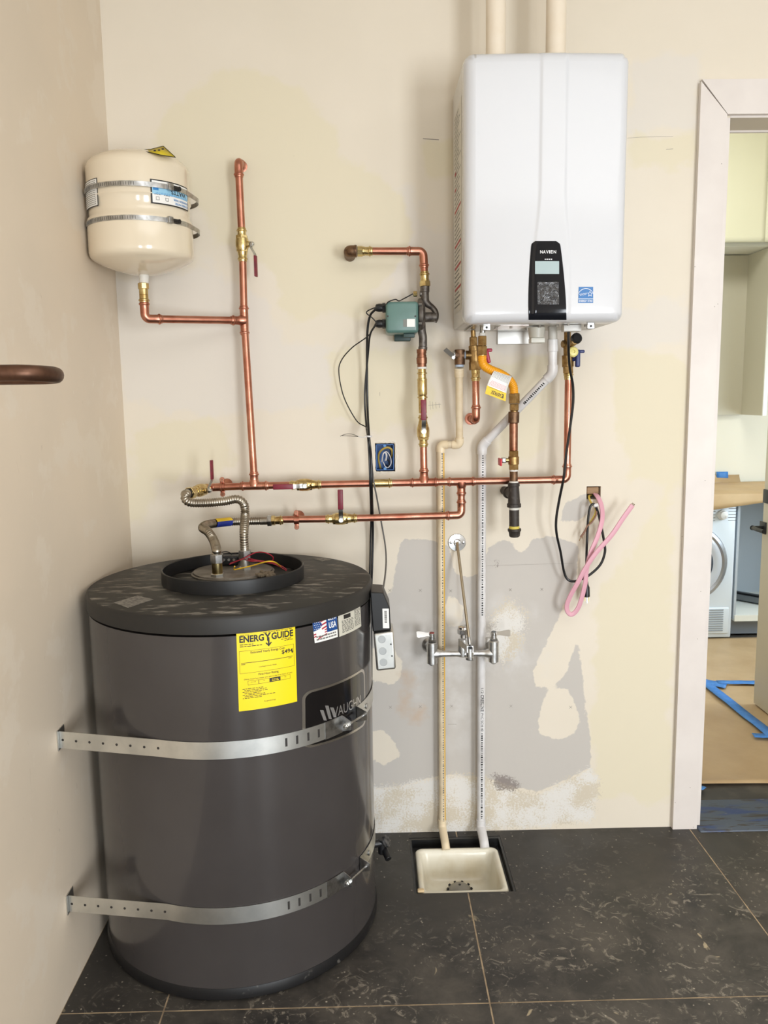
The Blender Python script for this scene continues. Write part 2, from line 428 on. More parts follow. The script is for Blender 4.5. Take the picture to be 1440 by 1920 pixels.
WB = finish('wall_back', me, WALL, None, None, 'structure', (0, 0, 0))
mb = MB()
for px, py in ((731, 1107), (788, 1107), (845, 1108), (957, 1106), (1016, 1105), (732, 1326), (788, 1325), (847, 1324), (958, 1324), (1070, 1326)):
    c = P(px, py, -0.0006)
    for sx in (1, -1):
        a, e = V((sx*0.0045, 0, 0.0045)), V((0.0004, 0, -sx*0.0004)); mb.quad(c-a-e, c-a+e, c+a+e, c+a-e)
def stroke(pts, w):
    for (a, b_) in zip(pts, pts[1:]):
        a, b_ = P(*a, -0.0006), P(*b_, -0.0006); d = (b_-a).normalized(); e = V((-d.z, 0, d.x))*w/2; mb.quad(a-e, b_-e, b_+e, a+e)
stroke([(1176, 259), (1200, 257), (1262, 256)], 0.0008); stroke([(840, 1358), (856, 1358)], 0.001); stroke([(793, 260), (808, 261), (823, 262)], 0.0022); stroke([(1249, 280), (1262, 279)], 0.0012)
stroke([(905, 1061), (1075, 1056)], 0.0006); stroke([(712, 735), (712, 742)], 0.001)
for x0, k in ((806, 0), (811, 1), (817, 2), (823, 3)): stroke([(x0, 752+k), (x0+1, 768-k)], 0.0008)
stroke([(803, 760), (827, 758)], 0.0008)
mb.build('pencil_marks', mat('pencil_grey', (150, 142, 134), 0.7), WB, kind='stuff', sharp=None, fix=False)

m = bpy.data.materials.new('left_wall_paint'); m.use_nodes = True; t = NT(m); b = t.n['Principled BSDF']
tc = t.new('ShaderNodeTexCoord'); vec = tc.outputs['Object']; mp_ = t.new('ShaderNodeMapping'); mp_.inputs['Scale'].default_value = (1, 2.5, 0.7); mp_.inputs['Rotation'].default_value = (0.5, 0, 0); t.link(vec, mp_.inputs[0])
n1 = t.noise(vec, 1.6, 4); n2 = t.noise(mp_.outputs[0], 11, 5, 0.6, 2.2); n3 = t.noise(vec, 5, 5, 0.6)
col = t.mix(t.remap(n1, 0.42, 0.58), srgb((224, 208, 187)), srgb((219, 204, 184)))
col = t.mix(t.remap(n3, 0.55, 0.60, 0, 0.5), col, srgb((227, 215, 198)))
col = t.mix(t.remap(n2, 0.70, 0.74, 0, 0.6), col, srgb((236, 228, 212))); col = t.mix(t.remap(n2, 0.30, 0.255, 0, 0.45), col, srgb((176, 160, 140)))
t.link(col, b.inputs['Base Color']); b.inputs['Roughness'].default_value = 0.48; b.inputs['Specular IOR Level'].default_value = 0.4
bp = t.new('ShaderNodeBump'); bp.inputs['Strength'].default_value = 0.15; bp.inputs['Distance'].default_value = 0.006; t.link(t.math('ADD', n3, t.math('MULTIPLY', n2, 0.3)), bp.inputs['Height']); t.link(bp.outputs[0], b.inputs['Normal'])
LEFTW = m
ROOMW = mat('room_paint', (220, 212, 200), 0.7)
def slab(name, c, size, m, kind='structure', b=0.0):
    mb = MB()
    if b: mb.rbox(c, size, b, 2)
    else: mb.box(c, size)
    return mb.build(name, m, kind=kind)
slab('wall_left', (XL-0.05, (YB+0.12)/2, CEIL/2-0.05), (0.1, -YB+0.12, CEIL+0.1), LEFTW)
slab('wall_right', (XR+0.05, (YB+0.12)/2, CEIL/2), (0.1, -YB+0.12, CEIL), ROOMW)
slab('ceiling', ((XL+XR)/2, (YB+0.12)/2, CEIL+0.05), (XR-XL+0.2, -YB+0.12, 0.1), mat('ceiling_paint', (230, 225, 216), 0.8))
vs, fs = plate(XL-0.1, XR+0.1, 0, CEIL, [(1.85, 3.05, -1, 2.1), (0.2, 0.76, 0.15, 1.75)], 0, lambda u, v, d: (u, YB-d, v), 0.12)
mb = MB(); mb.add(vs, fs); mb.build('wall_rear', ROOMW, kind='structure', sharp=None)

# floor: slab of grout and separate 80 cm tiles, cut out for the floor sink
SK = (0.108, 0.416, -0.348, -0.034)      # recess of the floor sink
vs, fs = plate(XL, XR, YB, 0.0, [SK], 0, lambda u, v, d: (u, v, -0.0012-d), 0.3)
mb = MB(); mb.add(vs, fs); fl = mb.build('floor', mat('grout', (186, 164, 134), 0.85, c2=(140, 122, 100), scale=22), kind='structure', sharp=None, org=(0, 0, 0))
m = bpy.data.materials.new('dusty_slate_tile'); m.use_nodes = True; t = NT(m); b = t.n['Principled BSDF']
tc = t.new('ShaderNodeTexCoord'); vec = tc.outputs['Object']
gp = t.new('ShaderNodeSeparateXYZ'); t.link(vec, gp.inputs[0])
big = t.noise(vec, 2.4, 4, 0.6, 0.3); mid = t.noise(vec, 6.5, 8, 0.68, 0.4); fine = t.noise(vec, 19, 7, 0.66, 2.6); clump = t.noise(vec, 4.2, 3, 0.5, 0.2)
spots = t.noise(vec, 120, 3, 0.6)
vo = t.new('ShaderNodeTexVoronoi'); vo.inputs['Scale'].default_value = 42; t.link(vec, vo.inputs['Vector'])
# the strip by the wall was mopped; dirt collects away from it
far = t.remap(t.math('ADD', t.math('MULTIPLY', gp.outputs[1], -1.0), t.math('MULTIPLY', t.math('SUBTRACT', gp.outputs[0], 0.5), 0.4)), 0.16, 0.55, 0.10, 1.0)
base = t.mix(t.remap(big, 0.35, 0.68), srgb((43, 41, 40)), srgb((64, 61, 57)))
base = t.mix(t.math('MULTIPLY', t.remap(mid, 0.40, 0.68), t.math('MULTIPLY', far, 0.55)), base, srgb((112, 105, 96)))
sm_ = t.math('MULTIPLY', t.remap(fine, 0.55, 0.65), t.math('MULTIPLY', t.remap(clump, 0.42, 0.56), far))
base = t.mix(t.math('MULTIPLY', sm_, 0.72), base, srgb((158, 149, 135)))
spk = t.math('MULTIPLY', t.remap(vo.outputs['Distance'], 0.06, 0.14, 1, 0), t.remap(clump, 0.38, 0.52))
base = t.mix(t.math('MULTIPLY', t.math('MULTIPLY', spk, t.remap(spots, 0.42, 0.55)), 0.75), base, srgb((200, 190, 172)))
chip = t.math('MULTIPLY', t.remap(t.noise(vec, 13, 3, 0.5, 1.0), 0.70, 0.73), far)
base = t.mix(t.math('MULTIPLY', chip, 0.8), base, srgb((188, 172, 142)))
t.link(base, b.inputs['Base Color']); t.link(t.remap(mid, 0.4, 0.7, 0.36, 0.62), b.inputs['Roughness'])
b.inputs['Specular IOR Level'].default_value = 0.35
bp = t.new('ShaderNodeBump'); bp.inputs['Strength'].default_value = 0.15; bp.inputs['Distance'].default_value = 0.002
t.link(mid, bp.inputs['Height']); t.link(bp.outputs[0], b.inputs['Normal'])
TILE = m
gx = [XL] + [0.2705+0.7975*k for k in range(-1, 5)]; gx = [x for x in gx if x < XR-0.05]+[XR]
gy = [0.0] + [-0.797*k for k in range(1, 8)]; gy = [y for y in gy if y > YB+0.05]+[YB]
for i in range(len(gx)-1):
    for j in range(len(gy)-1):
        x0, x1, y1, y0 = gx[i]+0.0022, gx[i+1]-0.0022, gy[j]-(0.0022 if j else 0), gy[j+1]+0.0022
        dz = random.uniform(-0.0004, 0.0004)
        hs = [SK] if (x0 < SK[1] and x1 > SK[0] and y0 < SK[3] and y1 > SK[2]) else []
        hs = [(max(SK[0], x0-1), SK[1], SK[2], SK[3])] if hs else []
        vs, fs = plate(x0, x1, y0, y1, hs, 0, lambda u, v, d: (u, v, dz-d), 0.004)
        mb = MB(); mb.add(vs, fs); mb.build('tile', TILE, fl, sharp=None)

# ---------------------------------------------------------------- doorway: casing, jambs, threshold
CASE = mat('casing_paint', (226, 218, 212), 0.42, c2=(216, 207, 201), scale=5, lo=0.35, hi=0.7)
cx0, cx1, ct0, ct1 = 1.0095, 1.092, OZ+0.006, 2.405
t1 = MB(); t1.prism([(cx0, -0.019, 0.0), (cx1, -0.019, 0.0), (cx1, -0.019, ct0-0.001), (cx0, -0.019, ct1-0.006)], (0, 0.018, 0)); T1 = t1.build('trim_1', CASE, kind='structure')
xr0, xr1 = OX1+0.012, OX1+0.094
t2 = MB(); t2.prism([(cx0+0.0025, -0.018, ct1), (cx1+0.002, -0.018, ct0), (xr0, -0.018, ct0), (xr1, -0.018, ct1)], (0, 0.017, 0)); t2.build('trim_2', CASE, kind='structure')
t3 = MB(); t3.prism([(xr0, -0.019, 0.0), (xr1, -0.019, 0.0), (xr1, -0.019, ct1-0.004), (xr0, -0.019, ct0-0.003)], (0, 0.018, 0)); t3.build('trim_3', CASE, kind='structure')
j = MB(); j.box((OX0-0.001, 0.06, OZ/2), (0.012, 0.124, OZ)); j.build('trim_4', CASE, kind='structure')
j = MB(); j.box((OX1+0.001, 0.06, OZ/2), (0.012, 0.124, OZ)); j.build('trim_5', CASE, kind='structure')
j = MB(); j.box(((OX0+OX1)/2, 0.058, OZ+0.008), (OX1-OX0-0.01, 0.118, 0.016)); j.box(((OX0+OX1)/2, 0.124, OZ+0.001), (OX1-OX0-0.01, 0.010, 0.014)); j.build('trim_6', CASE, kind='structure')
NH = mat('nail_hole', (120, 108, 98), 0.8)
for px, py in ((1353, 307), (1346, 570), (1340, 575), (1322, 901), (1279, 1006), (1314, 1109), (1308, 1198), (1294, 1477), (1266, 1505), (1300, 1551), (1303, 500)):
    p = P(px, py, -0.0192); nails = MB(); nails.cyl(p, p+V((0, 0.001, 0)), 0.0012, 8); nails.build('nail_hole', NH, T1)

m = bpy.data.materials.new('scuffed_blue_paint'); m.use_nodes = True; t = NT(m); b = t.n['Principled BSDF']
tc = t.new('ShaderNodeTexCoord'); mp_ = t.new('ShaderNodeMapping'); mp_.inputs['Scale'].default_value = (1, 5, 1); t.link(tc.outputs['Object'], mp_.inputs[0])
n1 = t.noise(mp_.outputs[0], 9, 6, 0.6, 0.6); n2 = t.noise(mp_.outputs[0], 4, 4, 0.6, 0.5); n3 = t.noise(mp_.outputs[0], 30, 4)
c_ = t.mix(t.remap(n1, 0.40, 0.46), srgb((58, 54, 48)), srgb((74, 84, 98)))
c_ = t.mix(t.remap(n2, 0.50, 0.60), c_, srgb((44, 66, 112)))
c_ = t.mix(t.remap(n3, 0.66, 0.74, 0, 0.7), c_, srgb((150, 144, 132)))
t.link(c_, b.inputs['Base Color']); b.inputs['Roughness'].default_value = 0.45
j = MB(); j.rbox(((OX0+OX1)/2, 0.066, -0.012), (OX1-OX0+0.02, 0.215, 0.034), 0.006, 2); j.build('trim_7', m, kind='structure')

# ---------------------------------------------------------------- laundry room beyond the doorway
LX0, LX1, LY1 = 0.80, 3.2, 2.72
LWALL = mat('laundry_paint', (238, 234, 218), 0.6)
slab('floor', ((LX0+LX1)/2, (0.12+LY1)/2, -0.03), (LX1-LX0, LY1-0.12, 0.06), mat('laundry_tile', (58, 55, 52), 0.45, c2=(88, 82, 74), scale=9))
LZ = 3.10
slab('wall_north', ((LX0+LX1)/2, LY1+0.05, LZ/2), (LX1-LX0+0.2, 0.1, LZ), LWALL)
slab('wall_west', (LX0-0.05, (0.12+LY1)/2, LZ/2), (0.1, LY1-0.12, LZ), LWALL)
slab('wall_east', (LX1+0.05, (0.12+LY1)/2, LZ/2), (0.1, LY1-0.12, LZ), LWALL)
slab('ceiling', ((LX0+LX1)/2, (0.12+LY1)/2, LZ+0.03), (LX1-LX0+0.2, LY1-0.12, 0.06), LWALL)
for xa, xb, za, zb in ((LX0-0.1, OX0-0.01, 0, LZ), (OX1+0.01, LX1+0.1, 0, LZ), (OX0-0.01, OX1+0.01, OZ+0.02, LZ)):
    slab('wall_south', ((xa+xb)/2, 0.1265, (za+zb)/2), (xb-xa, 0.012, zb-za), LWALL)

# brown paper on the floor, in two sheets, and the blue tape on it
PAPER = mat('kraft_paper', (196, 168, 128), 0.42, c2=(182, 152, 112), scale=6, lo=0.35, hi=0.7, bump=0.5, bscale=7, spec=0.6)
def sheet(name, poly, z, m, wav=0.0025, seed=0.0):
    """gently rippled sheet over a quad poly [front-left, front-right, back-right, back-left]"""
    a, b_, c, d = [V(q) for q in poly]; nu, nv = 28, 28; mb = MB()
    def mp(u, v):
        p = a.lerp(b_, u).lerp(d.lerp(c, u), v)
        h = wav*(1+math.sin(7*u+5*v+seed)*math.sin(9*v-3*u+seed))
        lift = 0.010*max(0, 1-v*14)*(0.5+0.5*math.sin(5*u+1+seed))
        p.y += 0.012*max(0, 1-v*8)*math.sin(6*u+seed)
        return V((p.x, p.y, z+h+lift))
    mb.patch(mp, 0, 1, 0, 1, nu, nv); o = mb.build(name, m)
    s = o.modifiers.new('thick', 'SOLIDIFY'); s.thickness = 0.0006; s.offset = 0
    return o
o = sheet('floor_paper', [(0.86, 0.262, 0), (2.2, 0.29, 0), (2.5, 1.42, 0), (0.86, 1.36, 0)], 0.002, PAPER); tag(o, 'near sheet of brown kraft paper on the laundry floor behind the threshold', 'paper')
o = sheet('floor_paper', [(0.86, 1.30, 0), (2.75, 1.36, 0), (2.75, 2.12, 0), (0.86, 2.10, 0)], 0.0075, PAPER, 0.002, 2.0); tag(o, 'far sheet of brown paper in front of the dryer', 'paper')
TAPE = mat('blue_tape', (62, 128, 206), 0.5, c2=(78, 142, 214), scale=30)
def tape(pts, w, label, z=0.015):
    mb = MB(); pts = [G(*q, 0.012) for q in pts]; pts = [V((q.x, q.y, z)) for q in pts]; mb.ribbon(pts, w, 0.0007, (0, 0, 1)) if False else None
    d = (pts[-1]-pts[0]).normalized(); sd = V((-d.y, d.x, 0))*w/2
    a, e = pts[0], pts[-1]; n = 10; vs = []
    for i in range(n+1):
        q = a.lerp(e, i/n); q.z += 0.0008*math.sin(i*1.7); vs += [q-sd*(1+0.06*math.sin(i*2.1)), q+sd]
    mb.add(vs, [(2*i, 2*i+1, 2*i+3, 2*i+2) for i in range(n)]); mb.v = list(mb.v)
    o = mb.build('painter_tape', TAPE); s = o.modifiers.new('thick', 'SOLIDIFY'); s.thickness = 0.0005; s.offset = 1; return tag(o, label, 'tape', 'blue tape strips on the floor paper')
tape([(1298, 1262), (1362, 1312), (1460, 1390)], 0.052, 'long blue tape strip running diagonally across the brown floor paper', 0.0165)
tape([(1345, 1280), (1440, 1281)], 0.05, 'blue tape strip running level towards the open door', 0.0155)
tape([(1290, 1275), (1362, 1286)], 0.085, 'wide torn patch of blue tape where the two strips meet', 0.0145)
tape([(1412, 1380), (1460, 1382)], 0.045, 'short blue tape piece on the paper nearest the frame edge', 0.0155)
tape([(1296, 1471), (1321, 1480)], 0.03, 'small blue tape corner holding the paper beside the door casing', 0.0148)

# dryer
DRYW = mat('dryer_white', (222, 230, 236), 0.28, coat=0.3); DRYG = mat('dryer_silver', (168, 172, 178), 0.25, 0.7); DRYD = mat('dryer_glass', (66, 72, 82), 0.12)
DF = 2.11; dx0, dx1 = 1.545, 2.148
dry = thing('tumble_dryer', 'white front loading tumble dryer under the papered laundry counter', 'dryer', ((dx0+dx1)/2, 2.4, 0))
mb = MB(); mb.rbox(((dx0+dx1)/2, DF+0.295, 0.424), (dx1-dx0, 0.59, 0.828), 0.012); mb.build('body', DRYW, dry)
for xx in (dx0+0.05, dx1-0.05): mb = MB(); mb.cyl((xx, DF+0.05, 0.008), (xx, DF+0.05, 0.02), 0.018); mb.build('foot', BLACKP, dry)
q = P(1362, 1055, DF); dc = V((q.x-0.235, DF, q.z)); 
mb = MB(); mb.lathe([(0, 0.235), (0.012, 0.236), (0.024, 0.228), (0.028, 0.212), (0.022, 0.200), (0.0, 0.198)], dc, (0, -1, 0), 64); ring = mb.build('door_ring', DRYG, dry)
mb = MB(); mb.lathe([(0, 0.200), (0.022, 0.199), (0.030, 0.180), (0.026, 0.160), (0.02, 0.146)], dc, (0, -1, 0), 64); dd = mb.build('door', mat('dryer_door', (200, 204, 210), 0.2, coat=0.5), dry)
mb = MB(); mb.lathe([(0.0, 0.147), (0.024, 0.146), (0.034, 0.115), (0.04, 0.0)], dc, (0, -1, 0), 48); mb.build('glass', DRYD, dd)
k = P(1354, 965, DF); mb = MB(); mb.lathe([(0, 0.030), (0.012, 0.030), (0.016, 0.024), (0.034, 0.022), (0.036, 0.019)], k, (0, -1, 0), 32); mb.box(k+V((0.008, -0.037, -0.008)), (0.003, 0.003, 0.014)); mb.build('knob', mat('knob_white', (226, 226, 222), 0.4), dry)
mb = MB()
for i in range(5):
    z = k.z+0.036-0.018*i
    mb.box((k.x+0.062, DF-0.0006, z), (0.05, 0.001, 0.0028)); mb.box((k.x-0.08, DF-0.0006, z), (0.08, 0.001, 0.0028))
mb.build('dial_marking', GREYINK, dry, kind='stuff')
g0, g1 = P(1300, 1140, DF), P(1364, 1187, DF)
mb = MB(); mb.rbox(((dx0+0.12+g1.x)/2, DF-0.003, (g0.z+g1.z)/2), (g1.x-dx0-0.12, 0.012, g0.z-g1.z), 0.005); gr = mb.build('grille', DRYW, dry)
for i in range(10):
    z = g1.z+0.02+(g0.z-g1.z-0.032)*i/9; mb = MB(); mb.box(((dx0+0.14+g1.x-0.02)/2, DF-0.0105, z), (g1.x-dx0-0.19, 0.004, 0.0055)); mb.build('slat', GREYINK if False else mat('slat_grey', (150, 158, 166), 0.5), gr)

# open cabinet bay right of the dryer
CABW = mat('cabinet_white', (236, 236, 226), 0.4); BAY = mat('bay_grey', (182, 190, 196), 0.5)
bay = thing('base_cabinet', 'open grey base cabinet bay right of the dryer', 'cabinet', (2.5, 2.4, 0))
bz = P(1400, 1152, 2.14).z; bz2 = P(1400, 1163, 2.14).z
mb = MB(); mb.box((2.50, 2.41, (bz+bz2)/2), (0.66, 0.58, bz-bz2)); mb.build('base_panel', CABW, bay)
mb = MB(); mb.box((2.50, 2.70, 0.478), (0.66, 0.012, 0.716)); mb.build('back_panel', BAY, bay)
for xx in (2.17, 2.83): mb = MB(); mb.box((xx, 2.41, 0.478), (0.014, 0.57, 0.716)); mb.build('side_panel', BAY, bay)
mb = MB(); mb.box((2.50, 2.19, (bz2+0.012)/2), (0.66, 0.016, bz2-0.014)); mb.build('kick_panel', mat('kick_grey', (138, 144, 152), 0.5), bay)
a, e = V((2.20, 2.66, bz+0.03)), V((2.52, 2.28, bz+0.03))
mb = MB(); mb.ribbon([a, e], 0.055, 0.03); rl = mb.build('rail', mat('rail_black', (34, 34, 36), 0.35), bay)
mb = MB(); mb.ribbon([a+V((-0.02, -0.025, 0.0)), e+V((-0.02, -0.025, 0.0))], 0.035, 0.006); mb.build('rail_lip', mat('rail_grey', (120, 122, 124), 0.35, 0.6), rl)

# counter
CZ = 0.872
mb = MB(); mb.rbox((2.22, 2.40, CZ-0.0145), (1.26, 0.63, 0.029), 0.004); tag(mb.build('worktop', mat('worktop', (210, 204, 190), 0.4)), 'laundry worktop above the dryer covered by brown paper', 'worktop')
def cpaper():
    mb = MB(); nu, nv = 30, 24
    def mp(u, v):
        x = 1.62+1.2*u; drop = 0.045+0.045*max(0, 1-abs(u-0.30)/0.30)
        f = 0.12
        if v < f: y, z = 2.072-0.006*math.sin(7*u), CZ+0.012-drop*(1-v/f)
        else:
            w = (v-f)/(1-f); y = 2.072+0.62*w; z = CZ+0.014+0.007*math.sin(9*u+4*w)*math.sin(3+7*w)
        return V((x, y, z))
    mb.patch(mp, 0, 1, 0, 1, nu, nv); return mb
o = cpaper().build('counter_paper', mat('kraft_counter', (206, 176, 132), 0.55, c2=(190, 158, 114), scale=5, lo=0.35, hi=0.7)); s = o.modifiers.new('thick', 'SOLIDIFY'); s.thickness = 0.0006
tag(o, 'rumpled brown paper laid over the laundry worktop', 'paper')
a, b_ = P(1320, 891, 2.70), P(1386, 915, 2.70)
mb = MB(); mb.patch(lambda u, v: V((1.7+(b_.x-1.7)*u, 2.708-0.03*(1-v)**2, CZ+0.013+(a.z-CZ-0.013)*v)), 0, 1, 0, 1, 4, 6)
o = mb.build('backsplash_paper', PAPER); s = o.modifiers.new('thick', 'SOLIDIFY'); s.thickness = 0.0006; tag(o, 'upright strip of brown paper taped to the wall behind the worktop', 'paper')
a = P(1346, 885, 2.69); b_ = P(1367, 898, 2.69)
mb = MB(); mb.patch(lambda u, v: V((a.x+(b_.x-a.x)*u-0.004*v, 2.704-0.002*u, b_.z+(a.z-b_.z)*v)), 0, 1, 0, 1, 3, 3); o = mb.build('painter_tape', TAPE); s = o.modifiers.new('thick', 'SOLIDIFY'); s.thickness = 0.0006
tag(o, 'blue tape square holding paper to the wall above the worktop', 'tape')

# wall cabinets and open shelf niche
up = thing('wall_cabinet', 'cream upper wall cabinet with plastic wrapped doors in the laundry room', 'cabinet', (2.3, 2.55, 2.33))
CABC = mat('cabinet_cream', (240, 238, 212), 0.42)
cb = P(1400, 462, 2.4).z; gxd = P(1438, 300, 2.4).x
mb = MB(); mb.box((2.25, 2.56, (cb+3.09)/2), (1.1, 0.29, 3.09-cb-0.004)); mb.build('body', CABW, up)
for x0, x1 in ((1.72, gxd-0.0015), (gxd+0.0015, 2.80)):
    mb = MB()
    def mp(u, v, x0=x0, x1=x1):
        r = 0.0012*math.sin(11*u+3*v)*math.sin(13*v+u)+0.003*math.exp(-((u-0.62)**2/0.004+(v-0.45-0.6*(0.62-u))**2/0.05))
        return V((x0+(x1-x0)*u, 2.394-abs(r), cb+0.022+(3.085-cb-0.022)*v))
    mb.patch(mp, 0, 1, 0, 1, 24, 24); o = mb.build('door', CABC, up); s = o.modifiers.new('thick', 'SOLIDIFY'); s.thickness = 0.018; s.offset = -1
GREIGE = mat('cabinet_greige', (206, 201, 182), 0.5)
sh = thing('shelf_unit', 'open cream shelf niche under the upper laundry cabinet', 'shelf', (2.2, 2.55, 1.33))
nb = P(1400, 779, 2.55).z; nx = 2.412
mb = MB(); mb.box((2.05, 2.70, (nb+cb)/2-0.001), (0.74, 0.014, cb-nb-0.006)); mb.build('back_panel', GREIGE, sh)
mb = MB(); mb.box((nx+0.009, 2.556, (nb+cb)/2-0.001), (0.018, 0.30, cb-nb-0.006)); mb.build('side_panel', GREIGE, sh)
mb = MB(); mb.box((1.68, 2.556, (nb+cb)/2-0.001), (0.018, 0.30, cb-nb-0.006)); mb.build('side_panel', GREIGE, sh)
mb = MB(); mb.box((nx+0.009, 2.399, (nb+cb)/2-0.001), (0.024, 0.012, cb-nb-0.006)); mb.build('front_edging', mat('edging_white', (246, 246, 240), 0.4), sh)

# door leaf, opened into the laundry room
mb = MB(); mb.rbox((1.818, 0.605, 1.145), (0.036, 0.945, 2.27), 0.002, 1); dl = mb.build('door_1', mat('door_primer', (198, 188, 166), 0.5), kind='structure')
mb = MB(); q = X(1428, 988, 1.80); mb.rbox((1.797, q.y-0.02, q.z), (0.008, 0.055, 0.055), 0.002); mb.cyl((1.795, q.y-0.02, q.z), (1.745, q.y-0.02, q.z), 0.009); mb.tube(fillet([(1.748, q.y-0.02, q.z), (1.745, q.y-0.08, q.z), (1.747, q.y-0.13, q.z)], 0.01), 0.009)
mb.tube([(1.748, q.y-0.022, q.z), (1.748, q.y-0.018, q.z)], 0.0115); mb.build('handle', BLACKP, dl)
q = X(1436, 930, 1.80); mb = MB(); mb.rbox((1.796, q.y-0.02, q.z), (0.010, 0.06, 0.062), 0.002); mb.build('lock_plate', BLACKP, dl)

# ---------------------------------------------------------------- storage water heater
HX, HY, HR, HL, HZ = -0.387, -0.390, 0.380, 0.3835, 0.980
HEAT = mat('heater_enamel', (67, 63, 62), 0.2, spec=0.4, c2=(62, 58, 57), scale=3, coat=0.25, bump=0.06, bscale=3)
LID = mat('heater_lid', (34, 33, 30), 0.55, c2=(160, 153, 142), scale=17, lo=0.54, hi=0.80, stretch=(1, 2.6, 1), r2=0.8)
BLKBASE = mat('heater_base', (24, 23, 24), 0.4, c2=(110, 106, 100), scale=26, lo=0.62, hi=0.74)
heat = thing('water_heater', 'large dark grey round storage water heater standing in the corner', 'water heater', (HX, HY, 0))
mb = MB(); mb.lathe([(0.0, HR-0.004), (0.006, HR+0.004), (0.020, HR+0.005), (0.034, HR+0.001), (0.036, HR-0.01)], (HX, HY, 0.0005), (0, 0, 1), 128); mb.build('base_ring', BLKBASE, heat)
mb = MB(); mb.lathe([(0, HR), (HZ-0.05-0.034, HR)], (HX, HY, 0.034), (0, 0, 1), 160); mb.build('jacket', HEAT, heat)
mb = MB(); mb.lathe([(0, HR+0.0005), (0.001, HL), (0.036, HL+0.0005), (0.0415, HL-0.0015), (0.0435, HL-0.004)], (HX, HY, HZ-0.0445), (0, 0, 1), 160); mb.build('lid_rim', mat('lid_rim', (38, 36, 34), 0.48, spec=0.4), heat)
mb = MB(); mb.lathe([(0, HL-0.004), (0.001, HL-0.0055)], (HX, HY, HZ-0.001), (0, 0, 1), 160); mb.build('lid', LID, heat)
hit, inv = cylproj(HX, HY, HR); HP = (hit, inv)
RC = V((-0.386, -0.378, HZ)); RR = 0.1945
COLLAR = mat('collar_black', (28, 28, 29), 0.42, c2=(60, 58, 56), scale=14, lo=0.6, hi=0.8)
mb = MB(); mb.lathe([(0, RR-0.004), (0.0005, RR), (0.036, RR), (0.038, RR-0.002), (0.036, RR-0.005), (0.002, RR-0.006)], RC, (0, 0, 1), 96)
mb.f = mb.f[:-2]; mb.build('collar', COLLAR, heat)
pc = V((-0.401, -0.30, HZ)); mb = MB(); mb.lathe([(0, 0.118), (0.004, 0.118), (0.005, 0.113), (0.009, 0.112), (0.010, 0.104)], pc, (0, 0, 1), 72); mb.build('cover_plate', mat('plate_steel', (148, 142, 134), 0.45, 0.6, c2=(112, 106, 98), scale=20), heat)
mb = MB()
for k in range(30):
    a = random.uniform(0, 2*PI); r = random.uniform(0.01, 0.028); c = pc+V((0.12*math.cos(-0.5)+r*math.cos(a), 0.12*math.sin(-0.5)+r*math.sin(a)-0.01, 0.006+random.uniform(0, 0.006)))
    mb.rbox(c, (0.012, 0.009, 0.008), 0.002, 1, Matrix.Rotation(a, 3, 'Z'))
mb.build('insulation', mat('foam_beige', (128, 116, 98), 0.9), heat, kind='stuff')
# thermostat block and wires
tb = G(432, 1058, HZ+0.012); mb = MB(); mb.rbox(tb+V((0, 0, 0.014)), (0.05, 0.036, 0.026), 0.003); th = mb.build('thermostat', BLACKP, heat)
for dx in (-0.015, 0.0, 0.015):
    mb = MB(); mb.cyl(tb+V((dx, -0.019, 0.018)), tb+V((dx, -0.024, 0.018)), 0.004, 10); mb.build('screw', STEEL, th)
RW, YW = mat('wire_red', (156, 24, 44), 0.4), mat('wire_yellow', (232, 186, 40), 0.4)
def wire(pix, m, r=0.0016, parent=heat, name='wire', zs=None):
    pts = [G(x, y, HZ+z) for x, y, z in pix]; mb = MB(); mb.tube(spline(pts, 6), r, 8); return mb.build(name, m, parent)
wire([(430, 1058, .03), (440, 1054, .035), (455, 1049, .04), (470, 1052, .045), (500, 1053, .04), (525, 1060, .025), (538, 1068, .012)], RW)
wire([(432, 1056, .032), (455, 1048, .045), (480, 1036, .06), (500, 1037, .06), (512, 1045, .045), (510, 1054, .03)], RW)
wire([(460, 1048, .04), (485, 1052, .04), (515, 1058, .03), (537, 1070, .01)], RW)
wire([(462, 1046, .045), (480, 1050, .04), (505, 1054, .03)], RW)
wire([(440, 1062, .035), (439, 1068, .022), (450, 1066, .025), (475, 1060, .035), (500, 1053, .05), (515, 1054, .045), (527, 1063, .02)], YW, 0.0019)
wire([(405, 1040, .045), (418, 1035, .05), (430, 1036, .045), (440, 1045, .03)], BLACKC)
mb = MB(); p = G(459, 1050, HZ+.03); mb.rbox(p+V((0, -0.02, 0)), (0.010, 0.010, 0.03), 0.004); mb.build('wire_nut', TEFLON, heat)
# papers and stickers on the lid
DUSTLBL = mat('dusty_label', (136, 132, 124), 0.8, c2=(96, 92, 88), scale=120)
for pts in ([(213, 1130), (258, 1117), (288, 1124), (240, 1140)], [(588, 1048), (604, 1045), (622, 1049), (604, 1053)]):
    mb = MB(); q = [G(*p, HZ+0.0004) for p in pts]; mb.prism(q, (0, 0, 0.0004)); mb.build('lid_label', DUSTLBL, heat)
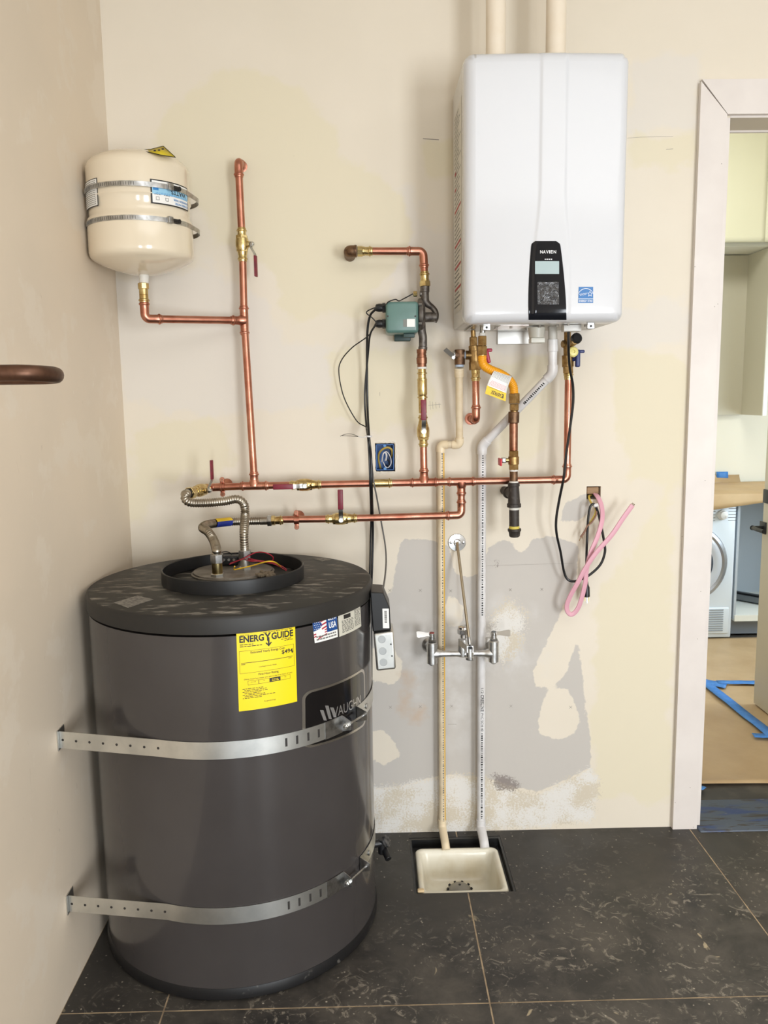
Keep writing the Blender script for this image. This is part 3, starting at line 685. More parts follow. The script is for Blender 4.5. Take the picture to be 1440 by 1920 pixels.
# energy label
YLAB = mat('energy_yellow', (240, 214, 12), 0.38)
em = quadmap((443, 1186), (553, 1172), (448, 1334), (557, 1315), HP, 0.0006); em2 = quadmap((443, 1186), (553, 1172), (448, 1334), (557, 1315), HP, 0.0010)
mb = MB(); mb.patch(em, 0, 1, 0, 1, 12); el = mb.build('energy_label', YLAB, heat, fix=False); el['label'] = 'yellow energy label with black print'
A_ = 0.135/0.185
mb = MB(); add_text(mb, 'ENERG', em2, 0.045, 0.870, 0.080, 0.405, offset=0.035); add_text(mb, 'GUIDE', em2, 0.575, 0.870, 0.080, 0.385, offset=0.035)
add_text(mb, 'Y', em2, 0.455, 0.862, 0.095, 0.115, offset=0.035)
mb.patch(em2, 0.513, 0.540, 0.80, 0.90, 1); mb.add([em2(u, v) for u, v in ((0.47, 0.832), (0.526, 0.783), (0.582, 0.832), (0.56, 0.838), (0.526, 0.805), (0.49, 0.838))], [(0, 1, 4, 5), (1, 2, 3, 4)])
add_text(mb, 'Estimated Yearly Energy Cost', em2, 0.22, 0.722, 0.026, 0.58, offset=0.012); add_text(mb, '$494', em2, 0.745, 0.662, 0.050, 0.20, offset=0.018)
mb.add([em2(u, v) for u, v in ((0.915, 0.672), (0.955, 0.672), (0.935, 0.645))], [(0, 1, 2)])
mb.patch(em2, 0.06, 0.94, 0.606, 0.612, 8); add_text(mb, 'Cost Range of Similar Models', em2, 0.35, 0.535, 0.014, 0.30)
def frame_rect(mb, mp, u0, u1, v0, v1, tu, tv):
    mb.patch(mp, u0, u1, v0, v0+tv, 8); mb.patch(mp, u0, u1, v1-tv, v1, 8); mb.patch(mp, u0, u0+tu, v0, v1, 1); mb.patch(mp, u1-tu, u1, v0, v1, 1)
frame_rect(mb, em2, 0.035, 0.965, 0.478, 0.762, 0.004, 0.003)
add_text(mb, 'First Hour Rating', em2, 0.34, 0.435, 0.026, 0.34, offset=0.012); add_text(mb, '(How much hot water you get in the first hour of use)', em2, 0.10, 0.392, 0.018, 0.82)
for k, s in enumerate(('very small', 'low', '', 'high')):
    u = 0.16+0.182*k
    if s: frame_rect(mb, em2, u, u+0.18, 0.325, 0.378, 0.004, 0.003); add_text(mb, s, em2, u+0.09, 0.355, 0.011, anchor='c', asp=A_)
mb.patch(em2, 0.525, 0.705, 0.325, 0.378, 3)
for i in range(7): dashes(mb, em2, 0.07 if i % 2 == 0 else 0.10, 0.38+0.3*random.random(), 0.275-0.020*i, 0.007)
dashes(mb, em2, 0.06, 0.22, 0.957, 0.006); dashes(mb, em2, 0.44, 0.94, 0.965, 0.006); dashes(mb, em2, 0.74, 0.94, 0.845, 0.008); dashes(mb, em2, 0.80, 0.95, 0.825, 0.008); dashes(mb, em2, 0.05, 0.27, 0.835, 0.009); dashes(mb, em2, 0.05, 0.43, 0.812, 0.009); dashes(mb, em2, 0.06, 0.13, 0.588, 0.007); dashes(mb, em2, 0.86, 0.93, 0.588, 0.007)
add_text(mb, 'ftc.gov/energy', em2, 0.42, 0.085, 0.016, 0.20)
mb.build('lettering', INK, el, fix=False)
mb = MB(); em3 = quadmap((443, 1186), (553, 1172), (448, 1334), (557, 1315), HP, 0.0013); dashes(mb, em3, 0.56, 0.68, 0.355, 0.008); dashes(mb, em3, 0.56, 0.68, 0.337, 0.008); mb.build('lettering', YLAB, el, fix=False)
# flag sticker
c4 = ((585, 1163), (631, 1151), (590, 1206), (633, 1194)); fm = quadmap(*c4, HP, 0.0006); fm2 = quadmap(*c4, HP, 0.0009); fm3 = quadmap(*c4, HP, 0.0012)
mb = MB(); mb.patch(fm, 0, 1, 0, 1, 8); us = mb.build('flag_label', WHITELABEL, heat, fix=False); us['label'] = 'made in USA sticker with flag'
NAVY = mat('navy_print', (18, 70, 136), 0.4); FRED = mat('flag_red', (176, 40, 62), 0.4)
mb = MB(); mb.patch(fm2, 0.53, 0.995, 0.34, 1.0, 4); mb.add([fm2(u, v) for u, v in ((0.0, 0.50), (0.24, 0.56), (0.36, 0.70), (0.25, 1.0), (0.0, 1.0))], [(0, 1, 2, 3, 4)]); mb.build('blue_field', NAVY, us, fix=False)
mb = MB()
for k in range(3):
    v = 0.93-0.16*k; u0 = 0.26+0.035*k; mb.add([fm2(u, w) for u, w in ((u0, v-0.11), (0.53, v-0.03), (0.53, v+0.04), (u0, v-0.04))], [(0, 1, 2, 3)])
for k in range(3):
    v = 0.44-0.10*k; u0 = 0.0 if k < 2 else 0.15; mb.add([fm2(u, w) for u, w in ((u0, v-0.11), (0.53, v+0.02), (0.53, v+0.075), (u0, v-0.055))], [(0, 1, 2, 3)])
mb.build('stripes', FRED, us, fix=False)
mb = MB()
for i in range(5):
    for jx in range(4):
        u, v = 0.04+0.065*jx+0.03*(i % 2), 0.57+0.09*i
        if u < 0.30: mb.patch(fm3, u, u+0.022, v, v+0.03, 1)
add_text(mb, 'MADE IN', fm3, 0.60, 0.82, 0.10, 0.34, offset=0.01); add_text(mb, 'USA', fm3, 0.62, 0.48, 0.26, 0.33, offset=0.02); mb.build('lettering', WHITEINK, us, fix=False)
mb = MB(); dashes(mb, fm2, 0.08, 0.94, 0.21, 0.06, 0.06, 0.12, 0.02); dashes(mb, fm2, 0.08, 0.94, 0.09, 0.06, 0.06, 0.12, 0.02); mb.build('fine_print', GREYINK, us, fix=False)
# rating plate
c4 = ((633, 1150), (675, 1135), (636, 1194), (677, 1174)); rm = quadmap(*c4, HP, 0.0006); rm2 = quadmap(*c4, HP, 0.0009)
mb = MB(); mb.patch(rm, 0, 1, 0, 1, 8); rp = mb.build('rating_label', mat('rating_grey', (206, 202, 188), 0.45), heat, fix=False)
mb = MB(); mb.patch(rm2, 0.2, 0.48, 0.68, 0.86, 2); mb.patch(rm2, 0.42, 0.56, 0.93, 0.99, 1)
for i in range(9): dashes(mb, rm2, 0.12, 0.60, 0.60-0.06*i, 0.025, 0.04, 0.12, 0.03)
for i in range(12): dashes(mb, rm2, 0.66, 0.95, 0.88-0.065*i, 0.025, 0.04, 0.12, 0.03)
mb.build('fine_print', INK, rp, fix=False)
# brand plate, cut across by the strap
c4 = ((566, 1298), (683, 1250), (567, 1405), (686, 1357)); bm_ = quadmap(*c4, HP, 0.0007); bm2 = quadmap(*c4, HP, 0.0011); bm3 = quadmap(*c4, HP, 0.0014)
def rrect(ru, rv, u0, u1, v0, v1, n=6):
    o = []
    for cu, cv, a0 in ((u1-ru, v1-rv, 0), (u0+ru, v1-rv, 90), (u0+ru, v0+rv, 180), (u1-ru, v0+rv, 270)):
        for k in range(n+1): a = math.radians(a0+90*k/n); o.append((cu+ru*math.cos(a), cv+rv*math.sin(a)))
    return o
def fillgrid(mb, mp, ru, rv, u0, u1, v0, v1, n=24):
    """rounded rectangle as a strip of columns"""
    vs = []
    us_ = sorted({u0+(u1-u0)*i/n for i in range(n+1)} | {u0+ru*(1-math.cos(math.radians(15*k))) for k in range(7)} | {u1-ru*(1-math.cos(math.radians(15*k))) for k in range(7)})
    for u in us_:
        d = 0.0
        if u < u0+ru: d = rv*(1-math.sqrt(max(0, 1-((u0+ru-u)/ru)**2)))
        if u > u1-ru: d = rv*(1-math.sqrt(max(0, 1-((u-u1+ru)/ru)**2)))
        vs += [mp(u, v0+d), mp(u, v1-d)]
    mb.add(vs, [(2*i, 2*i+2, 2*i+3, 2*i+1) for i in range(len(us_)-1)])
mb = MB(); fillgrid(mb, bm_, 0.11, 0.13, 0, 1, 0, 1); bpl = mb.build('brand_plate', mat('plate_trim', (206, 202, 196), 0.25, 1.0), heat, fix=False); bpl['label'] = 'black brand plate with a bright rim'
mb = MB(); fillgrid(mb, bm2, 0.09, 0.11, 0.035, 0.965, 0.04, 0.96); mb.build('plate_face', mat('plate_black', (14, 12, 14), 0.12, coat=0.5), bpl, fix=False)
mb = MB(); add_text(mb, 'VAUGHN', bm3, 0.37, 0.42, 0.165, 0.49)
for k, (h, s) in enumerate(((0.20, 0.0), (0.25, 0.065), (0.19, 0.13))): mb.add([bm3(u, v) for u, v in ((0.245+s, 0.42), (0.285+s, 0.40), (0.245+s, 0.40+h), (0.20+s, 0.42+h))], [(0, 1, 2, 3)])
mb.build('lettering', mat('silver_print', (206, 204, 204), 0.25, 0.8), bpl, fix=False)
# thermostat housing and junction box on the right flank of the jacket
def pixprism(pts, y, depth): return MB().prism([P(*p, y) for p in pts], (0, depth, 0))
bb = pixprism([(694, 1110), (719, 1112), (731, 1140), (733, 1181), (699, 1185)], -0.47, 0.10)
bc = bb.build('control_cover', BLACKP, heat); bv = bc.modifiers.new('b', 'BEVEL'); bv.width = 0.003; bv.segments = 2
bq = planeproj(-0.4702); lm = quadmap((717, 1141), (729, 1141), (718, 1178), (730, 1178), bq, 0.0004)
mb = MB(); mb.patch(lm, 0, 1, 0, 1, 1); lb = mb.build('barcode_label', WHITELABEL, bc, fix=False)
lm2 = quadmap((717, 1141), (729, 1141), (718, 1178), (730, 1178), bq, 0.0007); mb = MB(); v = 0.28
while v < 0.9:
    h = random.uniform(0.008, 0.03); mb.patch(lm2, 0.28, 0.68, v, v+h, 1); v += h+random.uniform(0.01, 0.025)
mb.build('barcode', INK, bc, fix=False)
jb = pixprism([(700, 1188), (738, 1184), (743, 1255), (706, 1259)], -0.475, 0.09); o = jb.build('junction_box', ZINC, heat); bv = o.modifiers.new('b', 'BEVEL'); bv.width = 0.006; bv.segments = 3
for py in (1199, 1221, 1242): p = P(716 + (py-1199)*0.07, py, -0.4755); mb = MB(); mb.lathe([(0, 0.0105), (0.0008, 0.0105), (0.0008, 0.0092), (0.0001, 0.0090)], p, (0, -1, 0), 24); mb.build('knockout', mat('zinc_dull', (176, 178, 178), 0.5, 0.8), o, sharp=20)
for px, py in ((733, 1208), (735, 1230)): p = P(px, py, -0.4758); mb = MB(); mb.cyl(p, p+V((0, -0.0006, 0)), 0.0022, 10); mb.build('screw_hole', INK, o)
# drain valve low on the right
p = P(716, 1580, -0.24); d_ = V((1.0, 0.25, 0.0)).normalized()
mb = MB(); mb.cyl(p-d_*0.09, p, 0.012, 16, 0.001); mb.cyl(p+V((0.0, 0, 0.012)), p+V((0.0, 0, -0.035)), 0.012, 16, 0.001); mb.cyl(p+V((0.006, 0.0, -0.02)), p+V((0.020, -0.03, -0.038)), 0.0105, 14, 0.001); dv = mb.build('drain_valve', BLACKP, heat)
mb = MB(); a = p+d_*0.003; mb.lathe([(0, 0.008), (0.008, 0.008), (0.009, 0.019), (0.017, 0.019), (0.018, 0.015)], a, d_+V((0, -0.5, 0.55)), 10); mb.build('valve_wheel', mat('wheel_grey', (112, 110, 110), 0.5, 0.5, c2=(40, 40, 40), scale=80), dv)
# water connections on the lid
pA, pB = G(408, 1079, HZ+0.012), G(460, 1066, HZ+0.012)
for p in (pA, pB):
    mb = MB(); mb.cyl(p-V((0, 0, 0.004)), p+V((0, 0, 0.006)), 0.019, 6, 0.001); mb.build('hex_bushing', ZINC, heat, sharp=25)
mb = MB(); mb.cyl(pA, pA+V((0, 0, 0.038)), 0.0145, 20); mb.build('brass_nipple', BRASS, heat)
mb = MB(); mb.cyl(pB, pB+V((0, 0, 0.030)), 0.0135, 20); mb.build('steel_nipple', ZINC, heat)

# ---------------------------------------------------------------- seismic straps
def strap(ypx, zline, wallpix, label, tension_pix):
    """zline: measured pixels along the band centre on the jacket"""
    pts = [hit(*q) for q in zline]; az = [q[0] for q in pts]; zz = [q[1] for q in pts]; zm = sum(zz)/len(zz)
    w = X(*wallpix, XL); st = thing('heater_strap', label, 'strap', (w.x, w.y, w.z), 'straps round the water heater')
    a0 = az[0]; R = HR+0.0022; aT = [hit(*q)[0] for q in tension_pix]
    def arc(a, b, n=30): return [V((HX+R*math.sin(a+(b-a)*i/n), HY-R*math.cos(a+(b-a)*i/n), zm)) for i in range(n+1)]
    t0 = V((HX+R*math.sin(a0), HY-R*math.cos(a0), zm)); wl = V((XL+0.004, w.y, zm))
    H = 0.0215
    mb = MB(); mb.ribbon([wl, wl.lerp(t0, 0.33), wl.lerp(t0, 0.66), t0]+arc(a0, aT[0])[1:], 2*H, 0.0012); bd = mb.build('band', ZINC, st)
    mb = MB(); mb.ribbon(arc(aT[1], 2.6), 2*H, 0.0012); mb.build('band', ZINC, st)
    mb = MB(); mb.rbox((XL+0.0018, w.y+0.012, zm), (0.003, 0.045, 2*H+0.008), 0.0008, 1); mb.cyl((XL+0.003, w.y+0.02, zm), (XL+0.008, w.y+0.02, zm), 0.006, 6); mb.build('wall_bracket', ZINC, st)
    nrm = (t0-wl).normalized().cross(V((0, 0, 1))).normalized()
    if nrm.y > 0: nrm = -nrm
    HD = mat('hole_dark', (44, 40, 38), 0.6)
    for i in range(8):
        c = wl.lerp(t0, 0.03+0.97*i/7.2)+nrm*0.0008; hl = MB(); hl.cyl(c-nrm*0.0003, c+nrm*0.0003, 0.0032, 12); hl.build('punched_hole', HD, bd)
    sl = [(a0+(aT[0]-a0)*f) for f in (0.64, 0.70, 0.765, 0.83, 0.89)]
    for a in sl:
        c = V((HX+(R+0.0008)*math.sin(a), HY-(R+0.0008)*math.cos(a), zm)); hl = MB(); hl.box(c, (0.0055, 0.0006, 0.021), Matrix.Rotation(a, 3, 'Z')); hl.build('slot', HD, bd)
    # overlapping buckle plate, ears and draw bolt
    mb = MB(); Rb = R+0.0014; mb.ribbon([V((HX+Rb*math.sin(a), HY-Rb*math.cos(a), zm)) for a in [aT[0]-0.16+0.16*i/8 for i in range(9)]], 2*H+0.002, 0.0012)
    mb.build('buckle_plate', STEEL, st)
    eds = []
    for a, sg in ((aT[0], 1), (aT[1], -1)):
        r0, r1 = R, R+0.030
        b0 = V((HX+r0*math.sin(a), HY-r0*math.cos(a), zm)); b1 = V((HX+r1*math.sin(a), HY-r1*math.cos(a), zm)); eds.append(b0.lerp(b1, 0.62))
        mb = MB(); mb.prism([b0+V((0, 0, H)), b0-V((0, 0, H)), b1-V((0, 0, 0.011)), b1+V((0, 0, 0.011))], V((math.cos(a), math.sin(a), 0))*0.0015*sg); mb.build('ear', STEEL, st)
    d = (eds[1]-eds[0]).normalized(); mb = MB(); mb.cyl(eds[0]-d*0.016, eds[1]+d*0.010, 0.0034, 10); bo = mb.build('bolt', STEEL, st)
    for c in (eds[0]-d*0.012, eds[0]-d*0.005, eds[1]+d*0.003):
        mb = MB(); mb.cyl(c, c+d*0.0055, 0.0072, 6, 0.0008); mb.build('nut', ZINC, bo, sharp=25)
    a = aT[1]+0.16; c = V((HX+(R+0.0008)*math.sin(a), HY-(R+0.0008)*math.cos(a), zm)); n_ = V((math.sin(a), -math.cos(a), 0)); mb = MB(); mb.cyl(c, c+n_*0.003, 0.008, 14, 0.001); mb.build('rivet', STEEL, st)
strap(0, [(303, 1402), (420, 1402), (560, 1390)], (110, 1395), 'upper galvanised strap round the water heater, across its brand plate', [(640, 1360), (668, 1338)])
strap(0, [(316, 1717), (430, 1712), (560, 1686)], (128, 1712), 'lower galvanised strap round the water heater, near the floor', [(643, 1652), (674, 1628)])

# ---------------------------------------------------------------- expansion tank
TX, TY, TR = P(262.5, 400, -0.218).x, -0.218, 0.1425
zb, zt = P(268, 516, TY).z, P(259, 284, TY).z
TANK = mat('tank_enamel', (228, 214, 190), 0.16, spec=0.5, coat=0.4)
tank = thing('expansion_tank', 'cream round expansion tank strapped up in the corner', 'tank', (TX, TY, zb))
Ht = zt-zb
mb = MB(); pr = [(0.0, 0.018), (0.003, 0.040), (0.012, 0.075), (0.023, 0.105), (0.033, 0.126), (0.038, 0.1345), (0.044, 0.1395), (0.052, 0.142), (0.060, TR)]
zs1 = 0.135; pr += [(zs1, TR), (zs1+0.006, TR-0.001), (zs1+0.012, TR-0.006), (zs1+0.022, TR-0.0065), (zs1+0.050, TR-0.0065), (zs1+0.058, TR-0.002), (zs1+0.064, TR-0.0035)]
pr += [(Ht-0.056, TR-0.0035), (Ht-0.046, TR-0.006), (Ht-0.037, TR-0.013), (Ht-0.028, TR-0.026), (Ht-0.017, TR-0.052), (Ht-0.007, TR-0.088), (Ht, 0.02)]
mb.lathe(pr, (TX, TY, zb), (0, 0, 1), 96); mb.build('shell', TANK, tank, sharp=40)
mb = MB(); mb.seg((270, 514), (270, 531), 9.5, TY, 20, 8.5); mb.build('threaded_nipple', TEFLON, tank)
TRL = TR-0.0033; TH = cylproj(TX, TY, TRL)
# labels: the tank hangs upside down, so its print is upside down
c4 = ((280, 335), (362, 352), (283, 384), (362, 408))
r180 = lambda mp: (lambda u, v: mp(1-u, 1-v))
a1, z1 = TH[0](281, 335); a2, z2 = TH[0](283, 384); a3, z3 = TH[0](352, 402); aR = max(a3, a1+0.95)
zt_ = z1; zb_ = z2+0.004
def tmap(off): return lambda u, v: TH[1](a1+(aR-a1)*(1-u), zb_+(zt_-zb_)*(1-v), off)
tm, tm2, tm3 = tmap(0.0008), tmap(0.0012), tmap(0.0016)
mb = MB(); mb.patch(tm, 0, 1, 0, 1, 12); tl = mb.build('tank_label', INK, tank, fix=False); tl['label'] = 'blue and white label printed upside down'
mb = MB(); mb.patch(tm2, 0.03, 0.97, 0.05, 0.95, 12); mb.build('label_face', WHITELABEL, tl, fix=False)
mb = MB(); mb.patch(tm3, 0.03, 0.97, 0.20, 0.60, 12); mb.build('label_band', mat('label_sky', (150, 200, 228), 0.4), tl, fix=False)
tm4 = tmap(0.0019)
mb = MB(); add_text(mb, 'WATTS', tm4, 0.12, 0.345, 0.16, 0.44, offset=0.02); mb.build('lettering', INK, tl, fix=False)
BLUEINK = mat('blue_print', (28, 122, 190), 0.4)
mb = MB(); add_text(mb, 'POTABLE WATER', tm4, 0.05, 0.825, 0.085, 0.42, offset=0.015); add_text(mb, 'EXPANSION TANK', tm4, 0.05, 0.68, 0.085, 0.46, offset=0.015)
for i in range(4): dashes(mb, tm4, 0.08, 0.92, 0.525+0.022*i, 0.008, 0.02, 0.05, 0.02)
mb.patch(tm4, 0.84, 0.95, 0.30, 0.44, 3); mb.build('lettering', BLUEINK, tl, fix=False)
mb = MB(); dashes(mb, tm4, 0.60, 0.74, 0.60, 0.02); dashes(mb, tm4, 0.80, 0.93, 0.60, 0.02); frame_rect(mb, tm4, 0.63, 0.70, 0.70, 0.84, 0.008, 0.016); frame_rect(mb, tm4, 0.83, 0.90, 0.70, 0.84, 0.008, 0.016); mb.build('fine_print', GREYINK, tl, fix=False)
b1, y1 = TH[0](182, 333); b2, y2 = TH[0](184, 386)
def smap(off): return lambda u, v: TH[1](b1-0.62+0.62*u, y2+(y1-y2)*v, off)
mb = MB(); mb.patch(smap(0.0008), 0, 1, 0, 1, 8); sl_ = mb.build('side_label', INK, tank, fix=False)
mb = MB(); mb.patch(smap(0.0012), 0.02, 0.97, 0.03, 0.97, 8); mb.build('label_face', WHITELABEL, sl_, fix=False)
mb = MB(); s_ = smap(0.0016)
for i in range(13): dashes(mb, s_, 0.1, 0.9, 0.08+0.068*i, 0.022, 0.03, 0.1, 0.02)
mb.build('fine_print', GREYINK, sl_, fix=False)
# two hose clamps holding it
def hoseclamp(py, label):
    z = P(262, py, TY-TR).z; cl = thing('hose_clamp', label, 'clamp', (TX, TY, z), 'hose clamps round the expansion tank')
    R = TR+0.001; pts = []
    for i in range(61):
        a = -1.45+(1.32+1.45)*i/60; pts.append(V((TX+R*math.sin(a), TY-R*math.cos(a), z)))
    e = pts[-1]; pts += spline([e, V((TX+R+0.004, TY+0.02, z)), V((TX+R+0.006, TY+0.075, z)), V((TX+R-0.022, TY+0.128, z)), V((TX+R-0.07, TY+0.160, z)), V((TX+0.02, TY+0.185, z))], 8)[1:]
    mb = MB(); mb.ribbon(pts, 0.0125, 0.0012); bd = mb.build('band', STEEL, cl)
    sl = MB()
    for i in range(8, 36):
        a = -1.45+(1.32+1.45)*(i+0.2)/60; q = V((TX+(R+0.0007)*math.sin(a), TY-(R+0.0007)*math.cos(a), z)); sl.box(q, (0.0016, 0.0008, 0.008), Matrix.Rotation(a, 3, 'Z'))
    sl.build('thread_slot', mat('slot_grey', (110, 108, 104), 0.5, 0.6), bd, kind='stuff')
    a = TH[0](321, py+4)[0]; q = V((TX+(R+0.005)*math.sin(a), TY-(R+0.005)*math.cos(a), z)); M = Matrix.Rotation(a, 3, 'Z')
    mb = MB(); mb.rbox(q+M @ V((-0.010, 0, 0)), (0.016, 0.010, 0.018), 0.002, 2, M); hs = mb.build('housing', STEEL, cl)
    mb = MB(); d = M @ V((1, 0, 0)); mb.cyl(q-d*0.004, q+d*0.016, 0.0055, 12, 0.001); mb.cyl(q+d*0.016, q+d*0.022, 0.0068, 6, 0.001); mb.build('screw', mat('screw_dark', (64, 62, 60), 0.4, 0.8), cl)
hoseclamp(343, 'upper steel hose clamp round the cream expansion tank')
hoseclamp(407, 'lower steel hose clamp round the cream expansion tank')
br = MB(); br.rbox((TX+0.02, -0.018, zb+Ht*0.5), (0.09, 0.032, 0.19), 0.003); tag(br.build('mounting_bracket', ZINC), 'metal wall bracket behind the expansion tank', 'bracket')
# yellow tag lying on top
tg = [P(258, 281, -0.305), P(283, 280, -0.295), P(306, 274, -0.29), P(329, 295, -0.305), P(303, 291, -0.345), P(282, 286, -0.335)]
TAGY = mat('tag_yellow', (206, 182, 34), 0.5)
mb = MB(); mb.add([tg[0], tg[5], tg[1], tg[4], tg[2], tg[3]], [(0, 1, 2), (1, 3, 4, 2), (3, 5, 4)]); o = mb.build('warning_tag', TAGY); s = o.modifiers.new('thick', 'SOLIDIFY'); s.thickness = 0.0012
tag(o, 'bent yellow paper tag lying on top of the expansion tank', 'tag')
mb = MB()
for k in range(len(tg)): 
    a, b_ = tg[k], tg[(k+1) % 6]; mb.tube([a, b_], 0.0011, 6)
for px, py in ((291, 284), (299, 283), (306, 281)): p = P(px, py, -0.328); mb.box(p+V((0, -0.004, 0.001)), (0.006, 0.0012, 0.003))
mb.build('black_border', INK, o)

# ---------------------------------------------------------------- pipework helpers
CR = 0.0111
YM = -0.085
def press(mb, p, d, R=CR, n=18):
    """press-fit socket starting at p and running along d, bead near its mouth"""
    return mb.lathe([(0, R+0.0014), (0.010, R+0.0016), (0.012, R+0.0022), (0.0135, R+0.0042), (0.0165, R+0.0042), (0.018, R+0.002), (0.0225, R+0.0014), (0.0235, R+0.0004)], p, d, n)
def pipe(a, b, parent, R=CR, m=None, name='pipe'):
    mb = MB(); mb.cyl(a, b, R, 18); return mb.build(name, m or COPPER, parent)
def elbow(a, c, b, parent, R=CR, m=None, rad=0.022, arm=0.03):
    a, c, b = V(a), V(c), V(b); d1, d2 = (a-c).normalized(), (b-c).normalized()
    mb = MB(); mb.tube(fillet([c+d1*arm, c, c+d2*arm], rad, 8), R+0.0014, 18); press(mb, c+d1*(arm-0.004), d1, R); press(mb, c+d2*(arm-0.004), d2, R)
    return mb.build('elbow', m or COPPER, parent)
def tee(c, dm, db, parent, R=CR, arm=0.024):
    dm, db = V(dm).normalized(), V(db).normalized(); mb = MB()
    mb.cyl(c-dm*arm, c+dm*arm, R+0.0016, 18); mb.cyl(c, c+db*arm, R+0.0016, 18)
    mb.lathe([(0, R+0.006), (R*0.9, R+0.0055), (R+0.009, R+0.0016)], c, db, 18)
    for p, d in ((c-dm*(arm-0.003), -dm), (c+dm*(arm-0.003), dm), (c+db*(arm-0.003), db)): press(mb, p, d, R)
    return mb.build('tee', COPPER, parent)
def ball_valve(c, d, n, lever, parent, L=0.036, glen=0.062, tilt=0.0, side=None):
    """brass press ball valve at c along d; stem along n, lever pointing to `lever`"""
    d, n, lv = V(d).normalized(), V(n).normalized(), V(lever).normalized(); mb = MB()
    mb.lathe([(-0.030, CR+0.001), (-0.028, 0.0145), (-0.022, 0.0150), (-0.018, 0.0185), (-0.008, 0.0195), (0.004, 0.0195), (0.010, 0.0185), (0.020, 0.0150), (0.030, 0.0135)], c, d, 22)
    mb.lathe([(-0.026, 0.0185), (-0.016, 0.0185)], c, d, 6); mb.lathe([(0.012, 0.0178), (0.020, 0.0178)], c, d, 6)
    mb.cyl(c, c+n*0.026, 0.0095, 16, 0.001)
    press(mb, c+d*0.026, d); press(mb, c-d*0.026, -d)
    vb = mb.build('ball_valve', BRASS, parent)
    s = c+n*0.030; sd = n.cross(lv)
    k = MB(); pts = [s-lv*0.006, s+lv*0.010, s+lv*0.020+n*0.006, s+lv*0.030+n*0.012, s+lv*0.036+n*0.013]; k.ribbon(pts, 0.013, 0.0022, sd); k.build('lever', STEEL, vb)
    g = MB(); M = Matrix((sd, lv, n)).transposed(); g.rbox(s+lv*(0.034+glen/2)+n*0.0135, (0.0165, glen, 0.0045), 0.002, 3, M); gp = g.build('lever_grip', REDGRIP, vb)
    h = MB(); h.cyl(s+n*0.001, s+n*0.0075, 0.0078, 6, 0.0008); h.cyl(s+n*0.0075, s+n*0.011, 0.0035, 10); h.build('stem_nut', ZINC, vb, sharp=25)
    return vb
def flange(p, d, r, parent, m=COPPER, name='wall_flange'):
    mb = MB(); mb.lathe([(0, r), (0.0015, r), (0.003, r*0.6)], p, d, 24); return mb.build(name, m, parent)
def corrugated(pts, R, pitch, depth, n=16):
    pts = resample(spline(pts, 14), pitch/4); rs = [R-depth*(0.5-0.5*math.cos(2*PI*i/4)) for i in range(len(pts))]
    return MB().tube(pts, rs, n)

# ---------------------------------------------------------------- copper riser to the expansion tank
YR = -0.060
top, tt, bot = P(447, 303, YR), P(458, 601, YR), P(477, 911, YM)
run = thing('copper_riser', 'tall vertical copper riser with a branch feeding the expansion tank', 'pipe', P(470, 880, YR))
mainT = V(bot); dn = (bot-top).normalized()
vtop = P(454, 459, YR)
elbow(V((top.x+0.001, -0.008, top.z+0.002)), top, top-V((0, 0, 1)), run, arm=0.026, rad=0.02)
flange(V((top.x+0.001, -0.0005, top.z+0.002)), (0, -1, 0), 0.017, run)
d = (tt-top).normalized()
pipe(top+d*0.03, vtop-d*0.045, run); pipe(vtop+d*0.045, tt-d*0.035, run)
ball_valve(vtop, d, (0.93, -0.36, 0), -V((0, 0, 1)), run)
d2 = (mainT+V((0, 0, 0.03))-tt).normalized(); pipe(tt+d2*0.035, mainT+V((0, 0, 0.030)), run)
ce = P(272, 598, TY); tk = P(271, 560, TY); br_ = (ce-tt).normalized()
tee(tt, d, br_, run); pipe(tt+br_*0.035, ce-br_*0.03, run); elbow(tt, ce, ce+V((0, 0, 1)), run)
pipe(ce+V((0, 0, 0.030)), V((ce.x, ce.y, P(271, 553, TY).z)), run)
mb = MB(); z0, z1 = P(271, 553, TY).z, P(271, 531, TY).z; c = V((TX+0.0045, TY, 0)); c = V((ce.x, TY, z0)); press(mb, c, V((0, 0, -1))); mb.cyl(c, c+V((0, 0, (z1-z0)*0.55)), 0.0125, 18, 0.001); mb.cyl(c+V((0, 0, (z1-z0)*0.5)), c+V((0, 0, z1-z0)), 0.0155, 8, 0.001)
mb.build('brass_adapter', BRASS, run)

# ---------------------------------------------------------------- upper copper main
mainR = thing('copper_main', 'long upper horizontal copper pipe running from the water heater to the tankless heater', 'pipe', P(760, 905, YM))
pL, p2, p3, pE, pU = P(395, 914, YM), P(795, 903, YM), P(865, 903, YM), P(1063, 899, YM), P(1066, 700, YM)
pV, pC = P(573, 911, YM), P(714, 906, YM)
dm = (pE-mainT).normalized(); prj = lambda p: mainT+dm*((p-mainT).dot(dm))
p2, p3, pV, pC = prj(p2), prj(p3), prj(pV), prj(pC)
tee(mainT, dm, (0, 0, 1), mainR); tee(p2, dm, (0, 0, 1), mainR); tee(p3, dm, (0, 0, -1), mainR)
pipe(mainT+dm*0.032, pV-dm*0.045, mainR); pipe(pV+dm*0.045, pC-dm*0.030, mainR); pipe(pC+dm*0.030, p2-dm*0.032, mainR); pipe(p2+dm*0.032, p3-dm*0.032, mainR); pipe(p3+dm*0.032, pE-dm*0.03, mainR)
ball_valve(pV, dm, (0, -1, 0), -dm, mainR)
mb = MB(); mb.cyl(pC-dm*0.034, pC+dm*0.034, CR+0.0018, 18, 0.001); press(mb, pC+dm*0.012, dm); press(mb, pC-dm*0.012, -dm); mb.build('brass_coupling', BRASS, mainR)
elbow(pE-dm, pE, pU, mainR); pipe(pE+(pU-pE).normalized()*0.03, pU, mainR)
